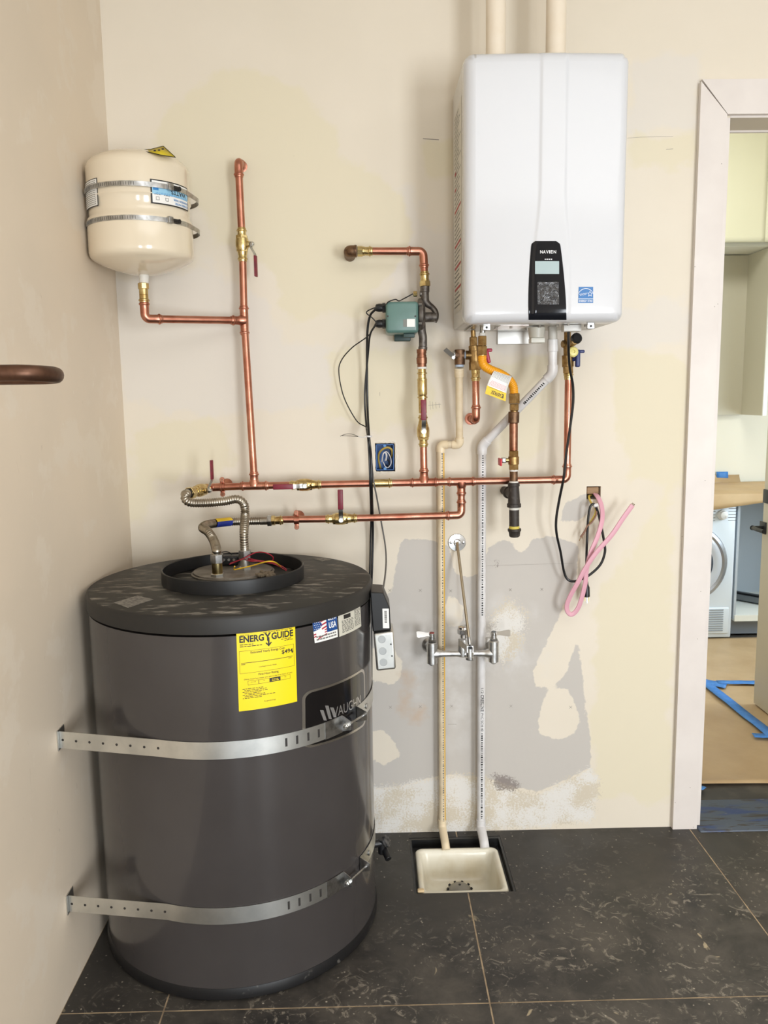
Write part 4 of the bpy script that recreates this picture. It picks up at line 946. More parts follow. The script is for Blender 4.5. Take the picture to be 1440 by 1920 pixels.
dl_ = (pL-mainT).normalized(); pipe(mainT+dl_*0.032, pL-dl_*0.02, mainR)
dvv = V((-0.30, -0.95, -0.02)).normalized(); elbow(mainT, pL, pL+dvv, mainR, rad=0.018, arm=0.022)
vc = pL+dvv*0.068
ball_valve(vc, dvv, V((0.95, -0.30, 0)), (0, 0, 1), mainR, glen=0.058)
cE = vc+dvv*0.05; mb = MB(); mb.cyl(cE-dvv*0.010, cE+dvv*0.014, 0.0185, 6, 0.001); mb.build('union_nut', BRASS, mainR, sharp=25)

# ---------------------------------------------------------------- lower copper pipe
low = thing('copper_main', 'lower horizontal copper pipe joining the upper one through a short drop', 'pipe', P(700, 970, YM))
qS, qV, qE = P(510, 976, YM), P(640, 970, YM), P(863, 966, YM); p3d = p3
qE = V((p3.x, YM, qE.z)); dq = (qE-qS).normalized(); qV = qS+dq*((qV-qS).dot(dq))
pipe(P(530, 974, YM), qV-dq*0.045, low); pipe(qV+dq*0.045, qE-dq*0.03, low); ball_valve(qV, dq, (0, -1, 0), (0, 0, 1), low)
elbow(qS, qE, qE+V((0, 0, 1)), low); pipe(qE+V((0, 0, 0.03)), p3-V((0, 0, 0.03)), low)
mb = MB(); mb.cyl(qS-dq*0.008, qS+dq*0.010, 0.0155, 8, 0.001); mb.cyl(qS+dq*0.008, qS+dq*0.03, 0.0125, 18, 0.001); press(mb, qS+dq*0.012, dq); mb.build('brass_adapter', BRASS, low)

# copper pipe hangers
def hanger(p, label):
    h = thing('pipe_hanger', label, 'bracket', p, 'copper bell hangers')
    mb = MB(); mb.lathe([(-0.008, CR+0.0016), (-0.0075, CR+0.0026), (0.0075, CR+0.0026), (0.008, CR+0.0016)], p, dm, 20)
    for s in (1, -1): mb.rbox(p+V((0, 0, s*(CR+0.008))), (0.013, 0.006, 0.014), 0.002); mb.cyl(p+V((0, -0.004, s*(CR+0.012))), p+V((0, 0.004, s*(CR+0.012))), 0.0075, 14, 0.001)
    mb.build('split_ring', COPPER, h)
    mb = MB(); mb.cyl(p+V((0, CR, 0)), V((p.x, -0.02, p.z)), 0.006, 12); mb.lathe([(0, 0.018), (0.003, 0.018), (0.007, 0.014), (0.018, 0.008), (0.020, 0.006)], V((p.x, -0.0005, p.z)), (0, -1, 0), 24); mb.build('bell_base', COPPER, h)
    for s in (1, -1): mb = MB(); mb.cyl(p+V((0, -0.0045, s*(CR+0.012))), p+V((0, -0.007, s*(CR+0.012))), 0.004, 10); mb.build('screw', COPPER2, h)
hanger(P(417, 913, YM), 'copper hanger holding the upper pipe next to the red edge-on lever')
hp = P(556, 973, YM); hp = qS+dq*((hp-qS).dot(dq)); hanger(hp, 'copper hanger holding the lower pipe left of its valve')

# ---------------------------------------------------------------- corrugated connectors to the water heater
def pth(l): return [P(x, y, d_) for x, y, d_ in l]
fx = thing('flexible_connector', 'upper corrugated stainless connector bending from the angled valve down to the water heater lid', 'connector', pB)
a0 = cE+dvv*0.016; tB = pB+V((0, 0, 0.052))
pts = [a0, a0+dvv*0.02] + pth([(351, 926, -0.244), (347, 934, -0.256), (356, 942, -0.262), (385, 943, -0.258), (420, 940, -0.255), (444, 936, -0.253)])
tip = P(457, 945, -0.252)
pts += [tip, P(459.5, 965, -0.2525), V((tB.x, tB.y, P(460, 1000, tB.y).z)), tB]
corrugated(pts, 0.0133, 0.0066, 0.0022).build('hose', SSFLEX, fx, sharp=80)
mb = MB(); mb.cyl(a0-dvv*0.006, a0+dvv*0.018, 0.0128, 20, 0.001); mb.cyl(tB+V((0, 0, -0.002)), tB+V((0, 0, 0.02)), 0.0128, 20, 0.001); mb.build('cuff', SSFLEX, fx)
mb = MB(); mb.cyl(pB+V((0, 0, 0.030)), pB+V((0, 0, 0.054)), 0.0185, 6, 0.001); mb.build('union_nut', STEEL, fx, sharp=25)
mb = MB(); mb.lathe([(0, 0.0135), (0.003, 0.0150), (0.006, 0.0135)], a0, dvv, 20); mb.build('gasket', BLACKP, fx)
fx2 = thing('flexible_connector', 'lower corrugated stainless connector with a blue and yellow band', 'connector', pA)
tA = pA+V((0, 0, 0.056)); s0 = qS-dq*0.010
pts = [s0, s0-dq*0.03] + pth([(440, 978, -0.088), (415, 980, -0.110), (398, 982, -0.160), (385, 985, -0.215), (380, 990, -0.265), (390, 997, -0.305), (400, 1012, -0.332)]) + [V((tA.x, tA.y, P(406, 1030, tA.y).z)), tA]
corrugated(pts, 0.0133, 0.0066, 0.0022).build('hose', SSFLEX, fx2, sharp=80)
mb = MB(); mb.cyl(tA+V((0, 0, -0.002)), tA+V((0, 0, 0.020)), 0.0128, 20, 0.001); mb.cyl(s0, s0-dq*0.028, 0.0128, 20, 0.001); mb.build('cuff', SSFLEX, fx2)
mb = MB(); mb.cyl(pA+V((0, 0, 0.036)), pA+V((0, 0, 0.060)), 0.0185, 6, 0.001); mb.build('union_nut', STEEL, fx2, sharp=25)
mb = MB(); mb.cyl(s0-dq*0.004, s0+dq*0.009, 0.0182, 6, 0.001); mb.build('union_nut', STEEL, fx2, sharp=25)
e0, e1 = P(402, 981, -0.150), P(431, 978, -0.094); dd_ = (e1-e0).normalized(); u_, w_, _ = frame_of(dd_)
for nm, mm, lo_, hi_ in (('band_yellow', mat('band_yellow', (226, 188, 28), 0.4), 15, 100), ('band_blue', mat('band_blue', (32, 52, 146), 0.35), -80, 15)):
    mb = MB(); vs = []
    for k in range(13):
        a = math.radians(lo_+(hi_-lo_)*k/12); o_ = V((0, -math.cos(a), math.sin(a))); o_ = (o_-dd_*o_.dot(dd_)).normalized()*0.0139; vs += [e0+o_, e1+o_]
    mb.add(vs, [(2*i, 2*i+1, 2*i+3, 2*i+2) for i in range(12)]); o = mb.build(nm, mm, fx2)

# ---------------------------------------------------------------- riser to the circulating pump
pr_ = thing('copper_riser', 'short copper and brass riser from the upper main to the green pump', 'pipe', P(793, 880, YM))
bt = p2+V((0, 0, 0.032)); top_ = P(791, 690, YM); d = V((top_.x-bt.x, 0, top_.z-bt.z)).normalized(); on = lambda py: bt+d*((P(792, py, YM).z-bt.z)/d.z)
vv = on(808); pipe(bt, vv-d*0.045, pr_); ball_valve(vv, d, (0, -1, 0), d, pr_)
mb = MB(); mb.cyl(on(775), on(690), 0.0125, 18, 0.001)
for py in (700, 712, 745): mb.lathe([(-0.003, CR+0.002), (-0.0015, CR+0.0045), (0.0015, CR+0.0045), (0.003, CR+0.002)], on(py), d, 20)
mb.lathe([(0, CR+0.001), (0.006, 0.0148), (0.05, 0.0148), (0.056, CR+0.002)], on(743), d, 20); mb.build('check_valve', BRASS, pr_)
mb = MB(); mb.cyl(on(690), on(682), 0.0140, 18, 0.001); LR = (on(655)-on(682)).length; mb.lathe([(0, 0.0158), (LR*0.42, 0.0164), (LR*0.45, 0.0146), (LR*0.58, 0.0146), (LR*0.6, 0.0138), (LR*0.72, 0.0138), (LR*0.74, 0.0150), (LR, 0.0150)], on(682), d, 20); mb.build('reducer', COPPER2, pr_)
mb = MB(); mb.cyl(on(692), on(688), 0.0155, 18, 0.001); mb.build('sealant_ring', TEFLON, pr_)

# circulating pump
GREEN = mat('pump_green', (94, 126, 119), 0.32, spec=0.5, c2=(86, 116, 110), scale=12)
pump = thing('circulating_pump', 'green circulating pump with a grey cast casing on the wall pipe', 'pump', P(765, 640, YM))
a, b_ = P(723, 565, -0.135), P(785, 624, -0.135); c = (a+b_)/2
mb = MB(); mb.rbox((c.x, -0.082, c.z), (b_.x-a.x, 0.106, a.z-b_.z), 0.010, 4); bx = mb.build('motor_box', GREEN, pump)
mb = MB(); mb.rbox((c.x+0.004, -0.030, b_.z-0.008), (0.05, 0.03, 0.018), 0.002); mb.rbox((P(767, 630, -0.12).x, -0.115, P(767, 629, -0.12).z), (0.034, 0.018, 0.012), 0.002); mb.build('bracket', mat('bracket_green', (44, 66, 64), 0.5), pump)
for px, py in ((779, 593), (727, 593)):
    p = P(px, py, -0.1352); mb = MB(); mb.cyl(p, p+V((0, -0.002, 0)), 0.0026, 12, 0.0004); mb.build('screw', mat('screw_dark', (64, 62, 60), 0.4, 0.8), bx)
sm_ = planeproj(-0.1355); s4 = quadmap((763, 598), (778, 598), (763, 613), (778, 613), sm_, 0.0003)
mb = MB(); mb.patch(s4, 0, 1, 0, 1, 1); mb.build('blank_sticker', WHITELABEL, bx, fix=False)
s5 = quadmap((756, 599), (763, 599), (756, 613), (763, 613), sm_, 0.0003); mb = MB(); mb.patch(s5, 0, 1, 0, 1, 1); pl = mb.build('spec_sticker', mat('spec_grey', (120, 122, 116), 0.5), bx, fix=False)
s6 = quadmap((756, 599), (763, 599), (756, 613), (763, 613), sm_, 0.0005); mb = MB()
gl = []
for py in (577, 607):
    p = P(723, py, -0.10); e = V((-1, 0, 0)); mb = MB(); mb.cyl(p, p+e*0.010, 0.0145, 8, 0.001); mb.lathe([(0.010, 0.012), (0.020, 0.0125), (0.028, 0.0105), (0.031, 0.006)], p, e, 14); mb.build('cable_gland', BLACKP, pump); gl.append(p+e*0.03)
yc = -0.082
mb = MB()
px_t = lambda l, y=yc: [P(x, y_, y) for x, y_ in l]
mb.tube(spline(px_t([(796.5, 543), (796.5, 556), (797.5, 565), (803, 571), (811, 577), (817, 586), (817, 597), (814, 603)]), 8), [0.0125]*1+[0.0125 if i < 16 else (0.0125-0.004*min(1, (i-16)/14)) for i in range(1, 57)], 18)
mb.tube(spline(px_t([(793, 650), (793, 632), (791, 622), (790, 606)]), 8), 0.0125, 18)
mb.lathe([(0, 0.046), (0.003, 0.048), (0.012, 0.048), (0.016, 0.040), (0.020, 0.030)], P(784, 590, yc), (1, 0, 0), 40)
mb.lathe([(0, 0.020), (0.004, 0.020), (0.006, 0.015), (0.045, 0.0145)], P(790, 595, yc), (1, 0, 0), 24)
mb.cyl(P(795, 551, yc), P(787, 551, yc), 0.0085, 16, 0.001)
mb.cyl(P(796.5, 548, yc), P(796.5, 536, yc), 0.0140, 18, 0.001); mb.cyl(P(793, 650, yc), P(792.5, 657, yc), 0.0138, 18, 0.001)
mb.build('pump_casing', CASTIRON, pump)
for py in (571, 607):
    p = P(784.5, py, -0.125); mb = MB(); mb.cyl(p, p+V((0.010, 0, 0)), 0.004, 6, 0.0005); mb.build('bolt', STEEL, pump)
mb = MB(); mb.cyl(P(782, 551, yc), P(775, 551, yc), 0.0085, 8, 0.001); mb.build('sensor_fitting', BRASS, pump)

# pump outlet up to the wall elbow
po = thing('copper_pipe', 'short copper pipe elbowing from the pump up and left to a bronze wall elbow', 'pipe', P(790, 510, YM))
ec = P(793.5, 471, YM); dv_ = (P(797, 535, YM)-ec).normalized(); dh_ = (P(660, 471, YM)-ec).normalized(); on = lambda py: ec+dv_*((P(795, py, YM).z-ec.z)/dv_.z); oh = lambda px: ec+dh_*((P(px, 471, YM).x-ec.x)/dh_.x)
elbow(ec+dh_, ec, ec+dv_, po); pipe(ec+dh_*0.03, oh(694), po); pipe(ec+dv_*0.03, on(514), po)
mb = MB(); press(mb, on(524), -dv_); mb.cyl(on(524), on(530), 0.0135, 18, 0.001); mb.cyl(on(527), on(537), 0.0162, 8, 0.001); mb.build('brass_adapter', BRASS, po)
mb = MB(); press(mb, oh(684), -dh_); mb.cyl(oh(684), oh(676), 0.0135, 18, 0.001); mb.cyl(oh(680), oh(670), 0.0155, 8, 0.001); mb.build('brass_adapter', BRASS, po)
mb = MB(); w0 = oh(655); mb.tube(fillet([oh(668), w0, V((w0.x, -0.003, w0.z))], 0.026, 8), 0.0172, 20); mb.cyl(oh(664), oh(669), 0.0180, 20, 0.001); mb.build('bronze_elbow', BRONZE, po)

# ---------------------------------------------------------------- cables and wires
def cord(pts, r, m, name, label, cat, parent=None, sub=8, n=10):
    mb = MB(); mb.tube(spline(pts, sub), r, n); o = mb.build(name, m, parent)
    return tag(o, label, cat) if label else o
tail = [P(697, 1000, -0.03), P(695.5, 1062, -0.022), P(694, 1120, -0.012), P(694, 1300, -0.012), P(690, 1480, -0.014), P(680, 1530, -0.02)]
cord([gl[0], P(703, 581, -0.10), P(694, 592, -0.09), P(689, 620, -0.075), P(688, 680, -0.05), P(689, 760, -0.04), P(692, 818, -0.12), P(696, 860, -0.115), P(697, 910, -0.112), P(698.5, 960, -0.06)]+[p+V((0.004, 0, 0)) for p in tail], 0.0036, BLACKC, 'power_cord', 'thick black cord from the upper gland of the pump down behind the water heater', 'cord')
cord([gl[1], P(703, 611, -0.10), P(694, 628, -0.09), P(690, 665, -0.06), P(684, 740, -0.036), P(687, 800, -0.05), P(690, 822, -0.118), P(692.5, 860, -0.115), P(694, 910, -0.112), P(695.5, 960, -0.06)]+[p-V((0.003, 0.002, 0)) for p in tail], 0.0030, BLACKC, 'power_cord', 'black cord from the lower gland of the pump beside the thicker cord', 'cord')
cord([gl[1]+V((-0.001, 0.003, -0.005)), P(690, 630, -0.085), P(660, 652, -0.06), P(640, 676, -0.04), P(635.5, 700, -0.035), P(645, 745, -0.035), P(668, 788, -0.04), P(685, 800, -0.06), P(691, 808, -0.1), P(691, 826, -0.128)], 0.0018, BLACKC, 'sensor_wire', 'thin black wire looping out left below the green pump', 'wire')
cord([P(774, 551, yc), P(757, 560, -0.09), P(748, 564, -0.13), P(741, 561.5, -0.142), P(728, 566, -0.143), P(721, 573, -0.12), P(700, 578, -0.115), P(687, 586, -0.10), P(698, 596, -0.11), P(708, 607, -0.112)], 0.0018, BLACKC, 'sensor_wire', 'thin black sensor wire over the top of the green pump', 'wire')
cord([P(697, 868, -0.1), P(701, 905, -0.118), P(706, 930, -0.1), P(716, 985, -0.05), P(722, 1020, -0.06), P(724, 1050, -0.12), P(722, 1080, -0.25), P(718, 1106, -0.40), P(717, 1114, -0.42)], 0.0026, GREYC, 'control_cable', 'grey cable from the cord bundle down to the black control cover', 'cable')
zt_ = thing('zip_tie', 'white zip tie bundling the pump cords, with a bare wire tail', 'zip tie', P(693, 818, -0.12))
mb = MB(); c = P(691.5, 818, -0.118); mb.lathe([(-0.0025, 0.0096), (-0.002, 0.0104), (0.002, 0.0104), (0.0025, 0.0096)], c, (0.05, 0, 1), 20); mb.tube(spline([c+V((-0.008, -0.006, 0)), P(682, 820, -0.125), P(672, 818.5, -0.12)], 5), 0.0015, 6); mb.build('strap', WHITEPVC, zt_)
mb = MB(); mb.tube(spline([P(672, 818.5, -0.12), P(660, 814, -0.12), P(648, 814, -0.12), P(638, 818, -0.12)], 6), 0.0009, 6); mb.tube(spline([P(672, 818.5, -0.12), P(655, 817.5, -0.12), P(640, 817, -0.12)], 6), 0.0009, 6); mb.build('wire_tail', mat('wire_bare', (70, 66, 60), 0.4, 0.5), zt_)

# blue outlet box set in the wall
BLUEB = mat('box_blue', (36, 92, 158), 0.4)
ox = thing('outlet_box', 'blue electrical box set in a hole of the wall above the copper main', 'electrical box', ((HB[0]+HB[1])/2, 0.03, HB[2]))
x0, x1, z0, z1 = HB[0]+0.004, HB[1]-0.005, HB[2]+0.005, HB[3]-0.005
mb = MB(); tk_ = 0.0022
mb.box(((x0+x1)/2, 0.062, (z0+z1)/2), (x1-x0, tk_, z1-z0)); mb.box((x0, 0.034, (z0+z1)/2), (tk_, 0.058, z1-z0)); mb.box((x1, 0.034, (z0+z1)/2), (tk_, 0.058, z1-z0)); mb.box(((x0+x1)/2, 0.034, z0), (x1-x0, 0.058, tk_)); mb.box(((x0+x1)/2, 0.034, z1), (x1-x0, 0.058, tk_))
mb.build('box', BLUEB, ox)
for s, z in ((1, z1-0.004), (-1, z0+0.004)):
    mb = MB(); mb.cyl(((x0+x1)/2, 0.004, z), ((x0+x1)/2, 0.016, z), 0.0046, 14); mb.build('screw_boss', mat('boss_blue', (70, 130, 190), 0.4), ox)
bxp = lambda l: [P(x, y, d_) for x, y, d_ in l]
YCAB = mat('cable_ochre', (178, 152, 72), 0.5)
mb = MB(); mb.tube(spline(bxp([(714, 880, .04), (710, 862, .03), (711, 850, .015), (718, 842, .006), (727, 839, .004), (734, 843, .006), (735, 852, .02), (732, 858, .04)]), 8), 0.0034, 10); mb.build('cable', YCAB, ox)
mb = MB(); mb.tube(spline(bxp([(719, 869, .02), (717, 862, .006), (719, 851, -.002), (724, 847, -.003), (729, 851, 0), (733, 861, .006), (733, 870, .008), (727, 877, .01), (722, 874, .01), (719, 867, .015)]), 8), 0.0014, 8); mb.build('white_wire', WHITEPVC, ox); mb = MB(); mb.tube(spline(bxp([(715, 866, .02), (718, 852, 0), (722, 848, -.002), (724, 856, .006), (722, 864, .015)]), 8), 0.0016, 8); mb.build('white_wire', WHITEPVC, ox); mb = MB(); mb.tube(spline(bxp([(721, 848, -.001), (725, 852, .002), (724, 863, .012)]), 6), 0.0020, 8); mb.build('white_wire', WHITEPVC, ox)
mb = MB(); mb.tube(spline(bxp([(726, 862, .03), (730, 866, .03), (729, 874, .03), (724, 872, .035)]), 6), 0.0022, 8); mb.build('black_wire', BLACKC, ox)
# ragged plaster lip round the cut-out
lip = MB(); n = 46; ring0, ring1, ring2 = [], [], []
for k in range(n):
    tt_ = k/n*4; s = int(tt_); f = tt_-s; cs = [(HB[0], HB[3]), (HB[1], HB[3]), (HB[1], HB[2]), (HB[0], HB[2])]; a = V((cs[s][0], 0, cs[s][1])); b2 = V((cs[(s+1) % 4][0], 0, cs[(s+1) % 4][1])); q = a.lerp(b2, f)
    cc = V(((HB[0]+HB[1])/2, 0, (HB[2]+HB[3])/2)); o_ = (q-cc).normalized(); r = random.uniform(0.003, 0.011); ring0.append(q+V((0, 0.004, 0))-o_*random.uniform(0, 0.002)); ring1.append(q+o_*r*0.4+V((0, -random.uniform(0.0008, 0.002), 0))); ring2.append(q+o_*(r+0.004)+V((0, 0.0004, 0)))
lip.add(ring0+ring1+ring2, [(i+o*n, (i+1) % n+o*n, (i+1) % n+(o+1)*n, i+(o+1)*n) for i in range(n) for o in (0, 1)])
lip.build('plaster_lip', mat('raw_plaster', (228, 220, 206), 0.85), ox)

# ---------------------------------------------------------------- tankless water heater
TW0, TW1 = P(868.5, 350, -0.30).x, P(1172, 350, -0.30).x
ZT, ZB = P(1015, 97, -0.318).z, P(940, 607, -0.312).z
XC = P(1036, 300, -0.33).x; HWD = (TW1-TW0)/2; XM = (TW0+TW1)/2
WHITE = mat('gloss_white', (213, 214, 218), 0.18, spec=0.4, coat=0.3); BODYW = mat('body_white', (218, 216, 212), 0.35)
tl_ = thing('tankless_water_heater', 'white wall hung tankless water heater with a black control panel', 'water heater', (XM, -0.14, ZB))
def band_hw(z):
    f = min(1, max(0, (P(1030, 430, -0.33).z-z)/(P(1030, 430, -0.33).z-P(1030, 330, -0.33).z)+0.0)); f = min(1, max(0, (ZB+0.36-z)/0.22)); f = f*f*(3-2*f)
    return 0.034+0.016*f
def surf(x, z):
    r = 0.030
    def q(d): d = min(1, max(0, d/r)); return math.sqrt(max(0, 1-(1-d)**2))
    s = q(min(x-TW0, TW1-x))*q(min(z-ZB, ZT-z))
    h = 0.030*s+0.010*(1-((x-XM)/HWD)**2)*min(1, s*1.5)
    w = band_hw(z); e = (w-abs(x-XC))/0.0045; e = min(1, max(0, e*0.5+0.5)); e = e*e*(3-2*e)
    return -0.298-h-0.0035*e*s
xs_ = sorted({TW0+0.03*(1-math.cos(math.radians(9*k))) for k in range(11)} | {TW1-0.03*(1-math.cos(math.radians(9*k))) for k in range(11)} | {TW0+0.03+(TW1-TW0-0.06)*i/110 for i in range(111)})
zs_ = sorted({ZB+0.03*(1-math.cos(math.radians(9*k))) for k in range(11)} | {ZT-0.03*(1-math.cos(math.radians(9*k))) for k in range(11)} | {ZB+0.03+(ZT-ZB-0.06)*i/60 for i in range(61)})
def roundc(x, z):
    """pull the outline corners in to a radius"""
    r = 0.026; cx_ = min(max(x, TW0+r), TW1-r); cz_ = min(max(z, ZB+r), ZT-r); dx, dz = x-cx_, z-cz_; d = math.hypot(dx, dz)
    if dx and dz and d > 0:
        k = max(abs(dx), abs(dz))/d; return cx_+dx*k, cz_+dz*k
    return x, z
mb = MB(); nx_, nz_ = len(xs_), len(zs_); vs = []
for z in zs_:
    for x in xs_: X_, Z_ = roundc(x, z); vs.append(V((X_, surf(x, z), Z_)))
fs = [(j*nx_+i, j*nx_+i+1, (j+1)*nx_+i+1, (j+1)*nx_+i) for j in range(nz_-1) for i in range(nx_-1)]
edge = [i for i in range(nx_)]+[j*nx_+nx_-1 for j in range(1, nz_)]+[(nz_-1)*nx_+i for i in range(nx_-2, -1, -1)]+[j*nx_ for j in range(nz_-2, 0, -1)]
o_ = len(vs); vs += [V((vs[e].x, -0.272, vs[e].z)) for e in edge]; n = len(edge)
fs += [(edge[k], o_+k, o_+(k+1) % n, edge[(k+1) % n]) for k in range(n)]
mb.add(vs, fs); mb.build('front_cover', WHITE, tl_, sharp=60)
mb = MB(); mb.rbox((XM, -0.140, (ZT+ZB)/2+0.002), (TW1-TW0-0.006, 0.272, ZT-ZB-0.012), 0.006); mb.build('casing', BODYW, tl_)
mb = MB(); mb.rbox((XM+0.01, -0.148, ZB+0.0035), (TW1-TW0-0.05, 0.24, 0.004), 0.001, 1); bpz = mb.build('bottom_plate', mat('bottom_metal', (176, 172, 164), 0.3, 0.75), tl_)
mb = MB(); a, b_ = P(934, 612, -0.20), P(986, 612, -0.20); mb.box(((a.x+b_.x)/2, -0.17, ZB+0.001), (b_.x-a.x, 0.15, 0.002)); mb.build('bright_plate', mat('bright_metal', (238, 226, 222), 0.25, 0.6, c2=(176, 166, 162), scale=24, lo=0.55, hi=0.68), bpz)
def TD(px, py):
    p = P(px, py, -0.338)
    for _ in range(4): p = P(px, py, surf(p.x, p.z))
    return p.x, p.z
def TI(x, z, off=0.0): return V((x, surf(x, z)-off, z))
TQ = (TD, TI)
# control panel
def panel_map(off, u0=0.0):
    def mp(u, v):
        y = 600+(452-600)*v; w = 35.5-9.0*max(0, (v-0.15)/0.85)**1.6; c = 1026.5-3.5*v
        if v > 0.94: w -= 7*(1-math.sqrt(max(0, 1-((v-0.94)/0.06)**2)))
        x, z = TD(c-w+2*w*u, y); return TI(x, z, off)
    return mp
PANEL = mat('panel_black', (20, 22, 28), 0.08, spec=0.35)
mb = MB(); mb.patch(panel_map(0.0012), 0, 1, 0, 1, 16, 30); cp = mb.build('control_panel', PANEL, tl_, fix=False); cp['label'] = 'black control panel with grey display'
mb = MB(); mp = quadmap((1003, 490), (1048, 490), (1003, 514), (1048, 514), TQ, 0.0022); mb.patch(mp, 0, 1, 0, 1, 4, 2); mb.build('display', mat('lcd_grey', (168, 186, 188), 0.25), cp, fix=False)
mb = MB(); mp = quadmap((1012, 465), (1044, 465), (1012, 478), (1044, 478), TQ, 0.0020); add_text(mb, 'N', mp, 0.02, 0.2, 0.45, 0.15, offset=0.012); add_text(mb, 'A', mp, 0.19, 0.2, 0.45, 0.15, offset=0.012); add_text(mb, 'V', mp, 0.36, 0.2, 0.45, 0.15, offset=0.012); add_text(mb, 'I', mp, 0.54, 0.2, 0.45, 0.05, offset=0.012); add_text(mb, 'E', mp, 0.63, 0.2, 0.45, 0.13, offset=0.012); add_text(mb, 'N', mp, 0.80, 0.2, 0.45, 0.15, offset=0.012); mb.build('lettering', WHITEINK, cp, fix=False)
mb = MB(); mp = quadmap((1021, 484), (1036, 484), (1021, 488), (1036, 488), TQ, 0.0020); dashes(mb, mp, 0, 1, 0.2, 0.45, 0.1, 0.2, 0.08); mb.build('fine_print', WHITEINK, cp, fix=False)
m = bpy.data.materials.new('crinkled_film'); m.use_nodes = True; t = NT(m); b = t.n['Principled BSDF']; b.inputs['Base Color'].default_value = (*srgb((46, 46, 50)), 1); b.inputs['Roughness'].default_value = 0.08; b.inputs['Coat Weight'].default_value = 1.0
tc = t.new('ShaderNodeTexCoord'); bp = t.new('ShaderNodeBump'); bp.inputs['Strength'].default_value = 1.0; bp.inputs['Distance'].default_value = 0.012; t.link(t.noise(tc.outputs['Object'], 55, 3, 0.5, 1.2), bp.inputs['Height']); t.link(bp.outputs[0], b.inputs['Normal']); t.link(bp.outputs[0], b.inputs['Coat Normal'])
mb = MB(); mp = quadmap((1007, 529), (1047, 529), (1008, 571), (1048, 571), TQ, 0.0024); mb.patch(mp, 0, 1, 0, 1, 12, 12); o = mb.build('button_film', m, cp, fix=False)
# efficiency sticker
c4 = ((1085, 538), (1112, 538), (1084, 568), (1112, 568)); mp = quadmap(*c4, TQ, 0.0010); mp2 = quadmap(*c4, TQ, 0.0014)
SKYB = mat('sticker_blue', (10, 104, 172), 0.35)
mb = MB(); mb.patch(mp, 0, 1, 0, 1, 3, 3); es = mb.build('blue_sticker', SKYB, tl_, fix=False)
mb = MB(); add_text(mb, 'ENERGY STAR', mp2, 0.04, 0.06, 0.13, 0.92, offset=0.01); mb.patch(mp2, 0.0, 1.0, 0.235, 0.265, 2)
arc = [(0.5+0.55*math.cos(a), 0.36+0.52*math.sin(a)) for a in [math.radians(20+140*i/16) for i in range(17)]]
for (a, b_) in zip(arc, arc[1:]): mb.add([mp2(*a), mp2(*b_), mp2(b_[0], b_[1]+0.035), mp2(a[0], a[1]+0.035)], [(0, 1, 2, 3)])
cu = [(0.06+0.5*i/12, 0.48+0.07*math.sin(i*1.9)+0.006*i) for i in range(13)]
for (a, b_) in zip(cu, cu[1:]): mb.add([mp2(*a), mp2(*b_), mp2(b_[0], b_[1]+0.04), mp2(a[0], a[1]+0.04)], [(0, 1, 2, 3)])
st = [(0.78+(0.20 if k % 2 == 0 else 0.085)*math.sin(PI*k/5), 0.56+(0.20 if k % 2 == 0 else 0.085)*math.cos(PI*k/5)) for k in range(10)]
for k in range(10):
    a, b_ = st[k], st[(k+1) % 10]; c_ = (0.78, 0.56); ia = tuple(a[i]+(c_[i]-a[i])*0.28 for i in (0, 1)); ib = tuple(b_[i]+(c_[i]-b_[i])*0.28 for i in (0, 1)); mb.add([mp2(*a), mp2(*b_), mp2(*ib), mp2(*ia)], [(0, 1, 2, 3)])
mb.build('lettering', WHITEINK, es, fix=False)
# data label on the left flank
xl_ = TW0+0.003-0.0006; z0, z1 = ZB+0.05, ZB+0.62
def fl_(off): return lambda u, v: V((xl_-off, -0.045-0.195*u, z0+(z1-z0)*v))
mb = MB(); mb.patch(fl_(0.0), 0, 1, 0, 1, 1); dlb = mb.build('data_label', mat('label_pale', (214, 210, 200), 0.5), tl_, fix=False)
mb = MB()
for i in range(44):
    if i in (4, 9, 14, 22): continue
    dashes(mb, fl_(0.0004), 0.08, 0.55+0.38*random.random(), 0.03+0.022*i, 0.006, 0.03, 0.12, 0.02)
mb.build('fine_print', GREYINK, dlb, fix=False)
mb = MB()
for v in (0.115, 0.225, 0.335, 0.51, 0.62, 0.70): mb.patch(fl_(0.0006), 0.08, 0.9 if v < 0.6 else 0.3, v, v+0.012, 1)
mb.build('red_print', REDINK, dlb, fix=False)
# clips, brackets, condensate cup and cable entry underneath
for px in (912, 1107):
    p = P(px, 611, -0.285); mb = MB(); mb.rbox((p.x, -0.288, ZB-0.004), (0.022, 0.006, 0.024), 0.002); 
    for s in (-1, 1): mb.cyl((p.x+s*0.005, -0.291, ZB+0.004), (p.x+s*0.005, -0.296, ZB+0.004), 0.003, 10)
    cl = mb.build('latch', STEEL, tl_); mb = MB(); mb.cyl((p.x, -0.291, ZB-0.008), (p.x, -0.2925, ZB-0.008), 0.0035, 12); mb.build('screw', INK, cl)
a, b_ = P(933, 624, -0.012), P(1000, 645, -0.012); mb = MB(); mb.rbox(((a.x+b_.x)/2, -0.006, (ZB+0.02+b_.z)/2), (b_.x-a.x, 0.004, ZB+0.02-b_.z), 0.0015); o = mb.build('wall_bracket', mat('bracket_grey', (214, 212, 208), 0.35, 0.5), tl_)
mb = MB(); mb.seg((1006, 614), (1006, 634), 16, -0.19, 24, 14, yb=-0.19); ch = mb.build('condensate_cup', mat('cup_beige', (196, 192, 180), 0.4), tl_)
p, q = P(994, 634, -0.20), P(1020, 643, -0.20); mb = MB(); mb.rbox(((p.x+q.x)/2, -0.195, (p.z+q.z)/2), (q.x-p.x, 0.04, p.z-q.z), 0.002); mb.build('cup_cap', mat('cup_white', (214, 212, 202), 0.4), ch)
